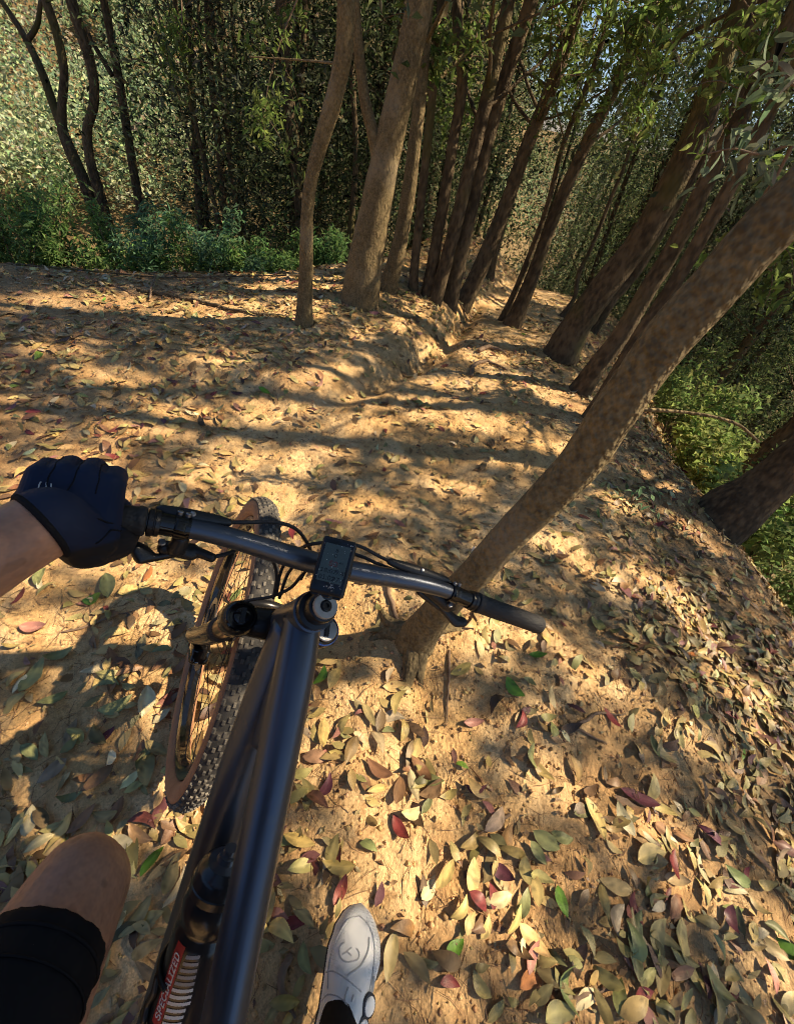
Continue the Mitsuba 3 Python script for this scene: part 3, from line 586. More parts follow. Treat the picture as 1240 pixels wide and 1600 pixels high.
# seams and the printed mark on the back of the hand follow the surface
from scipy.spatial import cKDTree
_kt = cKDTree(hd.vertices); _vn = hd.vertex_normals
def on_glove(key, pts, r, mat, n=30):
    q_ = spline(np.array([W(p) for p in pts]), n); i_ = _kt.query(q_)[1]; p_ = hd.vertices[i_] + _vn[i_] * r * .3
    p_ = gaussian_filter1d(p_, 1.5, axis=0, mode='nearest'); put(P + 'glove__' + key, tube(p_, r, 6), mat)
on_glove('seam', [hp(.016, -.030, .045), hp(-.008, -.026, .045), hp(-.024, -.022, .038), hp(-.036, -.012, .02)], .0008, 'black_cloth')
on_glove('seam', [hp(-.016, -.036, .04), hp(-.028, -.024, .03), hp(-.040, -.016, .014)], .0008, 'black_cloth')
for a in (-.015, .003, .020): on_glove('finger_seam', [hp(a, .004, .05), hp(a, .024, .045), hp(a, .044, .028), hp(a, .052, .006)], .0006, 'black_cloth')
for a in (.016, .020, .024): on_glove('mark', [hp(a + .002, -.004, .05), hp(a, .004, .05), hp(a + .002, .010, .05)], .0006, 'shoe_grey', 12)
# cuff
ax_ = unit(el_ - wr_); c_ = wr_ + ax_ * .0055; a_ = unit(np.cross(ax_, [0, 0, 1.0])); b_ = np.cross(ax_, a_)
put(P + 'glove__cuff', tube([c_ + .0288 * (math.cos(t) * a_ + math.sin(t) * b_) for t in np.linspace(0, 2 * np.pi, 41)], .0026, 8, False), 'black_cloth')

# right shoe and sock
def shoe_section(s):
    """s from 0 (heel) to 1 (toe): half width, centre offset, height, sole lift"""
    w = np.interp(s, [0, .03, .10, .25, .45, .62, .74, .85, .93, .975, 1], [.004, .024, .033, .036, .039, .048, .0525, .047, .034, .020, .003])
    o = np.interp(s, [0, .3, .6, .8, 1], [0, .001, .004, .003, -.006])
    h = np.interp(s, [0, .04, .2, .36, .48, .6, .75, .9, .97, 1], [.07, .092, .100, .100, .088, .072, .054, .042, .032, .014])
    return w, o, h
right = np.cross(sdir, [0, 0, 1.0])
S_ = 72; A_ = 40; V = []
for s in np.concatenate([[0], np.linspace(.006, .994, S_ - 2), [1]]):
    w, o, h = shoe_section(s)
    for a in np.arange(A_) * 2 * np.pi / A_:
        ca, sa = math.cos(a), math.sin(a)
        x = o + w * np.sign(ca) * abs(ca) ** .75
        z = (h * max(sa, 0) ** .82) if sa > 0 else -.018 * abs(sa) ** .5
        V.append(heel + sdir * (.285 * s) + right * x + np.array([0, 0, z + .022]))
V = np.array(V); i, j = np.meshgrid(np.arange(S_ - 1), np.arange(A_), indexing='ij'); k = (j + 1) % A_
q = np.stack([i * A_ + j, i * A_ + k, (i + 1) * A_ + k, (i + 1) * A_ + j], -1).reshape(-1, 4)
V[:, 2] += gz + .004 - .0
put(P + 'shoe', (V, q), 'shoe_white'); tag(P + 'shoe', 'white cycling shoe on the right foot')
def sp_(s, a, lift=.0008):
    """a point on the shoe: s along it, a = angle (0 = outer side, 90 = top)"""
    w, o, h = shoe_section(s); a = math.radians(a); ca, sa = math.cos(a), math.sin(a)
    x = o + (w + lift) * np.sign(ca) * abs(ca) ** .75; z = (h + lift) * max(sa, 0) ** .82
    return heel + sdir * (.285 * s) + right * x + np.array([0, 0, z + .022 + gz + .004])
def on_shoe(key, pts, r, mat, n=30, sides=6): put(P + 'shoe__' + key, tube(spline([sp_(s, a) for s, a in pts], n), r, sides), mat)
on_shoe('seam', [(.93, 92), (.90, 118), (.80, 138), (.66, 150), (.56, 140)], .0009, 'shoe_grey'); on_shoe('seam', [(.93, 92), (.90, 70), (.82, 56), (.70, 50), (.55, 42), (.44, 40)], .0009, 'shoe_grey')
on_shoe('seam', [(.62, 160), (.64, 128), (.63, 96), (.60, 70)], .0010, 'shoe_grey'); on_shoe('seam', [(.50, 162), (.545, 128), (.545, 96), (.50, 74)], .0010, 'shoe_grey')
on_shoe('lace', [(.845, 72), (.80, 72), (.72, 80), (.645, 96)], .0016, 'shoe_grey'); on_shoe('lace', [(.60, 92), (.55, 93), (.51, 88)], .0013, 'shoe_grey'); on_shoe('lace', [(.58, 84), (.55, 85)], .0012, 'shoe_grey'); on_shoe('lace', [(.47, 82), (.43, 82)], .0012, 'shoe_grey')
th = np.linspace(.6, 5.4, 26)
on_shoe('emblem', [(.745 + .045 * math.cos(t), 104 + 17 * math.sin(t)) for t in th], .0011, 'shoe_grey', 50)
on_shoe('emblem__stroke', [(.77, 98), (.745, 104), (.725, 112)], .0011, 'shoe_grey', 10); on_shoe('emblem__stroke', [(.745, 104), (.735, 95)], .0011, 'shoe_grey', 8)
dots = []
for s in np.linspace(.66, .965, 22):
    for a in list(np.arange(34, 62, 5.0)) + list(np.arange(118, 150, 5.0)) + ([64, 72, 80, 88, 96, 104, 112] if s > .915 else []):
        p0 = sp_(s, a + (2.5 if int(s * 1000) % 2 else 0), .0002); nn = unit(p0 - sp_(s, a, -.01))
        dots.append((ball(p0, .00065)[:: 1], trimesh.creation.icosphere(subdivisions=2).faces)) if False else dots.append((p0 + np.array([[.0006, 0, 0], [-.0006, 0, 0], [0, .0006, 0], [0, -.0006, 0], [0, 0, .0006]]), np.array([[0, 2, 4], [2, 1, 4], [1, 3, 4], [3, 0, 4]])))
put(P + 'shoe__vent_holes', join(dots), 'shoe_grey', False); tag(P + 'shoe__vent_holes', kind='stuff')
for s, a in ((.555, 38), (.455, 34)):
    c = sp_(s, a, .001); nn = unit(c - sp_(s, a, -.02)); nn = unit(nn + [0, 0, .2])
    kk = put(P + 'shoe__dial', lathe([(0, .0165), (.004, .0168), (.008, .0160), (.009, .0135), (.009, .0001)], c - nn * .002, c + nn, 30), 'dial_black', 35)
    put(kk + '__disc', lathe([(0, .0128), (.0012, .0120), (.0014, .0001)], c + nn * .0068, c + nn * 2, 30), 'shoe_white', 35)
on_shoe('side_tab', [(.68, 44), (.64, 36), (.58, 34)], .0030, 'shoe_grey', 14); on_shoe('side_tab__mark', [(.66, 32), (.60, 30)], .0012, 'dial_black', 10)
sole = []
for s in np.linspace(.01, .99, 50):
    w, o, h = shoe_section(s); sole.append([heel + sdir * (.285 * s) + right * (o + x * (w * 1.02 + .001)) + np.array([0, 0, z + gz]) for x, z in ((-1, .024), (-1, .004), (1, .004), (1, .024))])
sole = np.array(sole).reshape(-1, 3); i, j = np.meshgrid(np.arange(49), np.arange(4), indexing='ij')
put(P + 'shoe__sole', (sole, np.stack([i * 4 + j, i * 4 + (j + 1) % 4, (i + 1) * 4 + (j + 1) % 4, (i + 1) * 4 + j], -1).reshape(-1, 4)), 'rubber_black', 30)
so = chain([(heel + sdir * .122 + [0, 0, gz + .085], (.034, .045, .026)), (heel + sdir * .085 + [0, 0, gz + .13], (.036, .045, .03)), (ank_r + [0, -.005, gz + .07], .041), (ank_r * .7 + knee_r * .3, .046)])
put(P + 'sock', soft(so, .008, 6), 'black_cloth'); tag(P + 'sock', 'black sock on the right ankle')
# left shoe on the pedal, out of sight from here
so = chain([(ank_l + [0, -.04, -.05], .034), (ank_l + [0, .10, -.08], .038), (ank_l + [0, .17, -.09], .03)])
put(P + 'left_shoe', soft(so, .012, 5), 'shoe_white')
tag('person', 'rider astride the bicycle in black shorts, a navy glove and a white shoe', 'person')

# ---------------------------------------------------------------- trees
def tinted(n, base, rng, var=.25, hue=.12):
    base = np.asarray(base)
    c = base * (1 + rng.normal(0, var, (n, 1))) * (1 + rng.normal(0, hue, (n, 3)))
    return np.clip(c, .008, .8)
GREENS = np.array([[.066, .090, .044], [.084, .108, .052], [.058, .078, .046], [.105, .135, .052], [.080, .096, .066], [.125, .150, .072]])
def leaf_cloud(C, rng, L=.09, Wd=.032, up=.75, droop=.25, col=None, var=.28, fine=False):
    """two-triangle leaves, folded along the rib, one at each row of C"""
    n = len(C)
    nrm = unit(np.column_stack([rng.normal(0, 1, n), rng.normal(0, 1, n), rng.normal(0, 1, n) * .7 + up * 1.6]))
    d = rng.normal(0, 1, (n, 3)); d[:, 2] -= droop * 1.5
    d = unit(d - nrm * (d * nrm).sum(1, keepdims=True)); s = np.cross(nrm, d)
    l = (L * rng.uniform(.65, 1.25, n))[:, None]; w = (Wd * rng.uniform(.7, 1.25, n))[:, None]
    mid = C + d * l * .08
    V = np.stack([C - d * l * .5, mid + s * w * .5 + nrm * w * .22, C + d * l * .5 - nrm * l * .10, mid - s * w * .5 + nrm * w * .22], 1)
    f, m = np.array([[0, 2, 1], [0, 3, 2]]), 4
    if fine:       # base, three ribs of (edge, middle, edge), tip
        row = lambda t, b, dip: [C + d * l * t + s * w * b + nrm * (w * .18 - l * dip), C + d * l * t - nrm * l * dip, C + d * l * t - s * w * b + nrm * (w * .18 - l * dip)]
        V = np.stack([C - d * l * .5] + row(-.28, .36, -.01) + row(.02, .5, 0) + row(.30, .33, .04) + [C + d * l * .55 - nrm * l * .12], 1); m = 11
        f = [[0, 2, 1], [0, 3, 2], [10, 7, 8], [10, 8, 9]]
        for a in (1, 4):
            for e in (0, 1): f += [[a + e, a + e + 1, a + e + 4], [a + e, a + e + 4, a + e + 3]]
        f = np.array(f)
    Fc = (np.arange(n)[:, None, None] * m + f[None]).reshape(-1, 3)
    base = GREENS[rng.integers(0, len(GREENS), n)] if col is None else np.broadcast_to(np.asarray(col), (n, 3))
    c = np.clip(1.6 * base * (1 + rng.normal(0, var, (n, 1))) * (1 + rng.normal(0, .08, (n, 3))), .006, .8)
    return V.reshape(-1, 3), Fc, np.repeat(c, m, 0)
def put_leaves(key, clouds, bsdf='foliage'):
    V, f = join([(a, b) for a, b, _ in clouds]); c = np.vstack([x for _, _, x in clouds])
    k = put(key, (V, f), bsdf, False, c); tag(k, kind='stuff'); return k
def bark_rough(seed, amp):
    def fn(p):
        return amp * (2.2 * (meshkit.fbm(p * 9, 2, seed) - .5) + 1.6 * (meshkit.fbm(p * [34, 34, 20], 2, seed + 3) - .5))
    return fn
TREES = {}
def trunk_from(poly, y0=None, k=0.0, top=7.0, zground=True):
    """pixel outline of a trunk (x, y, width) -> centre line and radii on the slanted plane through its foot, foot first, carried on above the frame"""
    b = ray(poly[0][:2])
    if y0 is None:
        g = ground_hit(poly[0][:2]); y0, zb = g[1], g[2]
    else: zb = CAM[2] + b[2] * (y0 / b[1])
    P_, R_ = [], []
    for x, y, w in poly:
        d = ray((x, y)); s = (y0 + k * (CAM[2] - zb)) / (d[1] - k * d[2])
        P_.append(CAM + s * d); R_.append(w * .5 * s)
    P_ = np.array(P_); R_ = np.array(R_)
    side = unit(np.cross(P_ - CAM, np.gradient(P_, axis=0)))      # the width seen in the picture -> radius
    R_ = R_ * np.array([w for _, _, w in poly]) / np.linalg.norm(to_px(P_ + side * R_[:, None])[0] - to_px(P_ - side * R_[:, None])[0], axis=1)
    foot = P_[0].copy(); zg = float(hz(foot[0], foot[1]))
    if foot[2] > zg - .12:
        below = foot + (foot - P_[1]) * .5 * [1, 1, 0]; below[2] = zg - .15
        P_ = np.vstack([below, P_]); R_ = np.concatenate([[R_[0] * 1.08], R_])
    d = unit(P_[-1] - P_[-3]); p, r = P_[-1].copy(), R_[-1]; ext, er = [], []
    h = max(top - p[2], .5); n = 6
    for q_ in range(n):
        d = unit(d * .8 + np.array([0, 0, .28])); p = p + d * h / n; r *= .84
        ext.append(p.copy()); er.append(r)
    return np.vstack([P_, ext]), np.concatenate([R_, er])
def limb(Pl, Rl, t, direction, length, r0, rng, n=7):
    i = int(t * (len(Pl) - 1)); p = Pl[i].copy(); d = unit(direction); pts, rs = [p.copy()], [r0]
    for q_ in range(n):
        d = unit(d + rng.normal(0, .10, 3) + [0, 0, .07]); p = p + d * length / n
        pts.append(p.copy()); rs.append(r0 * (1 - .8 * (q_ + 1) / n))
    return np.array(pts), np.array(rs)
def build_trunk(key, P_, R_, sides, mat, seed, amp=.06, step=.05, limbs=(), flare=True, close=None):
    L_ = np.linalg.norm(np.diff(P_, axis=0), axis=1).sum(); n = int(min(max(L_ / step, 10), 260))
    s = spline(np.column_stack([P_, R_]), n); C, R = s[:, :3], np.maximum(s[:, 3], .004)
    if flare:
        hh = C[:, 2] - C[0, 2] - .15; R = R * (1 + (.22 if flare is True else flare) * np.exp(-np.maximum(hh, 0) / (2.2 * R[0])))
    parts = [tube(C, R, sides, bump=bark_rough(seed, amp))]
    for a, b in limbs: sp_ = spline(np.column_stack([a, b]), 12 if sides < 10 else 18); parts.append(tube(sp_[:, :3], np.maximum(sp_[:, 3], .003), 5 if sides < 10 else 7))
    put(key + '__trunk', join(parts), mat, True)
    return C, R
def crown_for(key, C, R, rng, n_limb, n_leaf, zmin, spread, L=.085, Wd=.030, col=None, limb_len=(1.0, 2.2), accept=None, lo=.35, var=.28):
    """limbs from the upper trunk with clusters of leaves along them"""
    limbs, pts = [], []
    ids = np.where(C[:, 2] > zmin)[0]
    if len(ids) == 0: ids = np.arange(len(C) // 2, len(C))
    for q_ in range(n_limb):
        i = int(rng.choice(ids)); t = i / (len(C) - 1); a = rng.uniform(0, 2 * math.pi)
        l = rng.uniform(*limb_len)
        b = limb(C, R, t, [math.cos(a), math.sin(a), rng.uniform(.1, .9)], l, min(R[i] * .32, .015), rng)
        limbs.append(b)
        sub = b[0][2:]
        for _ in range(3):
            c = sub[rng.integers(len(sub))] + rng.normal(0, .28 * spread, 3) * [1, 1, .55]
            m = n_leaf // (n_limb * 3)
            pts.append(c + rng.normal(0, 1, (m, 3)) * np.array([.26, .26, .15]) * spread * rng.uniform(.6, 1.3))
    pts = np.vstack(pts)
    if accept is not None: pts = pts[accept(pts)]
    put_leaves(key + '__crown', [leaf_cloud(pts, rng, L, Wd, col=col, var=var)])
    return limbs

# where sun reaches the ground through the crowns: patches (x, y, half length, half width, angle) read off the photograph as places on the ground
GAPS = [(100, 1005, 120, 50, 0), (60, 1150, 75, 45, 0), (40, 975, 75, 26, 0), (150, 1010, 60, 20, 0), (200, 1060, 60, 34, 0), (90, 1110, 40, 20, 0), (60, 1240, 50, 24, 0), (120, 470, 150, 15, 0), (330, 488, 130, 15, 0), (90, 545, 70, 14, 0), (180, 590, 70, 13, 5), (340, 560, 60, 12, 0), (250, 660, 120, 26, -8), (360, 725, 90, 30, -15), (150, 715, 60, 22, 0),
        (430, 640, 80, 24, -10), (480, 715, 75, 26, -20), (500, 585, 60, 16, -10), (560, 660, 60, 18, 0), (640, 632, 110, 14, 4), (720, 655, 110, 16, 8), (690, 540, 40, 14, 0), (760, 560, 50, 12, 10), (830, 600, 80, 12, 15), (880, 630, 60, 9, 20),
        (640, 490, 45, 22, -40), (720, 600, 80, 12, 4), (850, 690, 80, 14, 10), (760, 470, 50, 14, 0), (870, 470, 60, 12, 15), (820, 440, 50, 8, 0),
        (70, 850, 60, 30, 0), (170, 880, 70, 26, 0), (245, 945, 60, 70, 0), (235, 1110, 45, 50, 0), (140, 1300, 120, 45, -5), (310, 1320, 80, 40, 0), (60, 1000, 40, 26, 0), (330, 1120, 120, 250, 10), (420, 790, 60, 60, 0),
        (530, 1160, 80, 70, 20), (600, 1090, 80, 35, 0), (640, 1240, 95, 75, 15), (720, 1000, 75, 30, 10), (800, 985, 90, 26, 20), (600, 940, 50, 24, 0), (680, 1160, 70, 40, 10),
        (940, 1065, 100, 22, 32), (1050, 1140, 80, 22, 32), (880, 1235, 120, 42, 30), (1010, 1310, 110, 40, 32), (1130, 1400, 90, 34, 35), (720, 1390, 130, 85, 10), (830, 1480, 90, 50, 20), (600, 1340, 60, 50, 0), (940, 1560, 90, 30, 20), (700, 1560, 70, 35, 0), (1190, 1520, 60, 36, 30),
        (870, 850, 60, 20, 25), (940, 900, 60, 16, 30), (1060, 950, 110, 24, 44), (1150, 1070, 110, 26, 44), (1210, 1180, 70, 22, 44), (960, 780, 60, 12, 30), (1080, 830, 60, 12, 35), (1040, 760, 40, 9, 35), (560, 790, 50, 16, 0), (700, 760, 60, 16, 10), (780, 720, 60, 10, 8), (1230, 1330, 40, 20, 40),
        (110, 760, 110, 50, 0), (30, 880, 60, 50, 10), (545, 1500, 50, 90, -5), (20, 620, 40, 12, 0), (480, 470, 60, 10, 0), (570, 520, 30, 12, 0)]
GA = np.array(GAPS, float)
# trunks that stand in the sun in the photograph
SUNLIT = [CAM + ray(p) * (y / ray(p)[1]) for p, y in [((478, y_), 3.2) for y_ in (470, 430, 390, 350, 310, 275)] + [((500, 215), 3.2), ((518, 160), 3.2), ((534, 100), 3.2), ((565, 440), 3.9), ((570, 400), 3.9), ((578, 360), 3.9), ((600, 250), 3.9), ((900, 735), .95), ((960, 645), .95), ((1040, 535), .95), ((1130, 435), .95)]]
def gap_value(px):
    dx = px[:, None, 0] - GA[None, :, 0]; dy = px[:, None, 1] - GA[None, :, 1]; a = np.radians(GA[:, 4])
    u = (dx * np.cos(a) + dy * np.sin(a)) / GA[:, 2]; v = (-dx * np.sin(a) + dy * np.cos(a)) / GA[:, 3]
    w = .35 * (meshkit.noise(np.column_stack([px / 22., 0 * px[:, 0]]), 4) - .5)
    return (np.exp(-np.maximum(u * u + v * v + w[:, None], 0) ** 1.5 * .8)).max(1)
SA = unit(np.cross(SUN, [0, 0, 1.0])); SB = np.cross(SUN, SA)
def lets_shade(pts, seed=1):  # culls crown leaves so that sun lands on the chosen patches
    """which leaves of the crowns stay: the gaps in the crowns are where the sun comes through"""
    rng = np.random.default_rng(seed)
    g = pts - SUN * ((pts[:, 2:] + .05) / SUN[2])
    for _ in range(2): g = pts - SUN * ((pts[:, 2] - hz(g[:, 0], g[:, 1])) / SUN[2])[:, None]
    px, dep = to_px(g)
    ok = (dep > .1) & (px[:, 0] > -60) & (px[:, 0] < 1300) & (px[:, 1] > 380) & (px[:, 1] < 1680)
    keep = np.ones(len(pts))
    keep[ok] = 1 - 1.25 * gap_value(px[ok])
    out = ~ok
    keep[out] = .25 + 1.1 * (meshkit.noise(g[out] * 1.6, 9) > .5)
    knee = (g[:, 0] > -1.3) & (g[:, 0] < -.70) & (g[:, 1] > -.6) & (g[:, 1] < .06); keep[knee] = 1
    g2 = pts - SUN * ((pts[:, 2] - .35) / SUN[2])[:, None]
    g3 = pts - SUN * ((pts[:, 2] + .7) / SUN[2])[:, None]
    left = (g2[:, 0] > -5) & (g2[:, 0] < -.6) & (g2[:, 1] > 3.5) & (g2[:, 1] < 7); right = (g3[:, 0] > 2.3) & (g3[:, 0] < 6) & (g3[:, 1] > .2) & (g3[:, 1] < 6.5)
    keep = np.where((left & (meshkit.noise(g2 * 1.9, 15) > .42)) | (right & (meshkit.noise(g3 * 1.7, 16) > .36)), 0, keep)
    ab = np.column_stack([pts @ SA, pts @ SB])
    for t in SUNLIT: keep = np.where((np.hypot(ab[:, 0] - t @ SA, ab[:, 1] - t @ SB) < .16) & (pts @ SUN > t @ SUN), 0, keep)
    return rng.uniform(0, 1, len(pts)) < keep

def wood_light(pts):  # thins the high leaves so that sun shafts reach into the wood
    ab = np.column_stack([pts @ SA, pts @ SB, 0 * pts[:, 0]])
    hole = meshkit.noise(ab * .75, 61) * .7 + meshkit.noise(ab * 2.1, 62) * .3
    low = pts[:, 2] < hz(pts[:, 0], pts[:, 1]) + 3.6
    return low | (hole < .50)
PHOTO_TREES = [
    # name, label, pixel outline, y of the foot or None, lean, sides, material, roughness, limbs in the pixel frame
    ('slender_tree', 'slim pale-barked sinuous tree at the rim of the bank, left of the widest trunk', [(475, 506, 24.8), (478, 420, 22.1), (480, 330, 20.2), (487, 275, 22.1), (505, 210, 26.7), (525, 140, 29.4), (537, 80, 28.5), (540, 20, 28.5), (541, -60, 27.6)], None, -.05, 22, 'bark', .07),
    ('thick_tree', 'widest smooth grey-brown trunk on the bank, forking low on its left', [(562, 472, 52.1), (572, 400, 50.4), (588, 320, 47.9), (604, 240, 45.4), (622, 160, 44.5), (642, 70, 42.8), (658, -10, 42.0)], None, .02, 26, 'bark', .05),
    ('tree', 'straight brown trunk just right of the widest trunk on the bank', [(605, 452, 26.9), (622, 390, 23.5), (638, 300, 21.8), (648, 220, 21.0), (660, 110, 20.2), (668, -10, 20.2)], None, 0, 16, 'bark', .05),
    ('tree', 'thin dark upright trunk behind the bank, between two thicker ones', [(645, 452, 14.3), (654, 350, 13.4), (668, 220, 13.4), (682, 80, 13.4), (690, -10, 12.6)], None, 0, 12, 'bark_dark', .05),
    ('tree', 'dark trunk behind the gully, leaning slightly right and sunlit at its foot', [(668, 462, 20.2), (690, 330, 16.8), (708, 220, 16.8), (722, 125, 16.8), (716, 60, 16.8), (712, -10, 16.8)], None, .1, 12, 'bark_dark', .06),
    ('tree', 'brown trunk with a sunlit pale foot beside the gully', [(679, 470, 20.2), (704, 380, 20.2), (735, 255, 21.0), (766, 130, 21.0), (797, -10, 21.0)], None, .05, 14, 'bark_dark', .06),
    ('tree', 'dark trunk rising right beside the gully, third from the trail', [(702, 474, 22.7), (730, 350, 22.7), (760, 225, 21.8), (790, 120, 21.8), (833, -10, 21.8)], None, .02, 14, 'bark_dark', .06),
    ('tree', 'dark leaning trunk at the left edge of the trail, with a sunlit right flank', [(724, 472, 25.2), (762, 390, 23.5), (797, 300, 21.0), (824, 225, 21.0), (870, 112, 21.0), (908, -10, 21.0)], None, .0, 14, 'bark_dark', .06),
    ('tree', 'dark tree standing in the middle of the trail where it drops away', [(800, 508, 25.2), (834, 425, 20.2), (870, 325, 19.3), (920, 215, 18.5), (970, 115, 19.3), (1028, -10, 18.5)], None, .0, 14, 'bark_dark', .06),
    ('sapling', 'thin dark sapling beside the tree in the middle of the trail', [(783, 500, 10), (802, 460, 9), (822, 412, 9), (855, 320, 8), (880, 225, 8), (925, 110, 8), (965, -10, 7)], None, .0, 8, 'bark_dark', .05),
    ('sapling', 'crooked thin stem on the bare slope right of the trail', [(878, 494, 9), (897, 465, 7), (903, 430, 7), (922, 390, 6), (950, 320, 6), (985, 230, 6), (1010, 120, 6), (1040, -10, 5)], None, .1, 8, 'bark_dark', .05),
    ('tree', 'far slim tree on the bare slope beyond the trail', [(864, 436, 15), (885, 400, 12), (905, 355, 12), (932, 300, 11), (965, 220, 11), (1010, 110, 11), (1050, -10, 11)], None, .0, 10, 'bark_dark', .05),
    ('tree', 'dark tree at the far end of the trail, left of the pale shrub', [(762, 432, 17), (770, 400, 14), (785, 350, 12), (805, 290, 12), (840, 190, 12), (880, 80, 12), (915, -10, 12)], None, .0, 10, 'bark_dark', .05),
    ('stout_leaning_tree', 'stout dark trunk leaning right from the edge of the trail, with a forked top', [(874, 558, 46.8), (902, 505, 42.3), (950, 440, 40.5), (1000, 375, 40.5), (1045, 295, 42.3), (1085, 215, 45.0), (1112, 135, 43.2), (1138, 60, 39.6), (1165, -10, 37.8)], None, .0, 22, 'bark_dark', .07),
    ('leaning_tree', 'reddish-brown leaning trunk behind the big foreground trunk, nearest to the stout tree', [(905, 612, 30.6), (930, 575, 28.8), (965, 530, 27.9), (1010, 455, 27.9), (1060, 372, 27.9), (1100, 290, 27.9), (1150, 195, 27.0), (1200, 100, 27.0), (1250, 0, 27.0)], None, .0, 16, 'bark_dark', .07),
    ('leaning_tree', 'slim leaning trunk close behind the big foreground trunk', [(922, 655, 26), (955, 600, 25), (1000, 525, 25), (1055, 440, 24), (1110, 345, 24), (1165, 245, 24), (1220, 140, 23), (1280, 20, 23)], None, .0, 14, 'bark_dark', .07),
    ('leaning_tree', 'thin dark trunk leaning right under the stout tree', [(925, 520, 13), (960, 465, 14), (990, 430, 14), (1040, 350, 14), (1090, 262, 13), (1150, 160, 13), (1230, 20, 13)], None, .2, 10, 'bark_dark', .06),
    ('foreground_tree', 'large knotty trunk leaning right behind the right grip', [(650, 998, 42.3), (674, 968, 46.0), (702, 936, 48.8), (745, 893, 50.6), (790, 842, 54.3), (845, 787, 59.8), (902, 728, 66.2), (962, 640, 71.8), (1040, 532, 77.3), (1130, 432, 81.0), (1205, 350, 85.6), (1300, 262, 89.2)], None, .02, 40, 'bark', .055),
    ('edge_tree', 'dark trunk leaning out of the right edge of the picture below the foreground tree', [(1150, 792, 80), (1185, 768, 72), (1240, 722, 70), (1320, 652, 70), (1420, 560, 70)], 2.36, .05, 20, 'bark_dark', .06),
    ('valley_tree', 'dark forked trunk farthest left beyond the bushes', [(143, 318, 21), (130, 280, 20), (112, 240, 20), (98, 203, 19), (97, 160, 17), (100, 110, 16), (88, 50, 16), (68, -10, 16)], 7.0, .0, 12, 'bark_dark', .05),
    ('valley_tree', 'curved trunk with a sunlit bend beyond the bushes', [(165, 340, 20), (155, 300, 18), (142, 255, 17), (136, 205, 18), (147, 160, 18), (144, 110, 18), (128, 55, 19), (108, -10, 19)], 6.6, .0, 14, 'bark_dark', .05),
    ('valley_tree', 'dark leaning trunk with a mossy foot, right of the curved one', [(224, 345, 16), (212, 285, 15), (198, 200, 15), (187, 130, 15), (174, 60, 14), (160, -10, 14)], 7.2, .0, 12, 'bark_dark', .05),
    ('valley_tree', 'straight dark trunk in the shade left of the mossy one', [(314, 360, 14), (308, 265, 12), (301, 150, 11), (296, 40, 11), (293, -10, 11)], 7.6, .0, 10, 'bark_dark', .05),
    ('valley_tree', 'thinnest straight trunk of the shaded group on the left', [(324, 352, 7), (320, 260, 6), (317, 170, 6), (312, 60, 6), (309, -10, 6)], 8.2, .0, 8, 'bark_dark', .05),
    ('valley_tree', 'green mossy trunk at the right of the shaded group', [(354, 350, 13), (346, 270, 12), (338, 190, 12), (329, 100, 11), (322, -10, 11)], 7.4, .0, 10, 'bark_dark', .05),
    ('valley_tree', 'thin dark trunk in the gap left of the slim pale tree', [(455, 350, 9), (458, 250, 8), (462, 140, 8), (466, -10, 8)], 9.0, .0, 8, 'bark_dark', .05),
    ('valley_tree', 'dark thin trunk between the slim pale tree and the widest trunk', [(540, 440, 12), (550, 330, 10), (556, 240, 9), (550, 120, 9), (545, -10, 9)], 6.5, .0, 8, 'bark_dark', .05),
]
rt = np.random.default_rng(21)
def px_limb(y0, pts, k=0.0):
    out = []
    for x, y, w in pts:
        d = ray((x, y)); s = y0 / d[1]; p = CAM + s * d; out.append(np.append(p, w * .5 * s))
    out = np.array(out); return out[:, :3], out[:, 3]
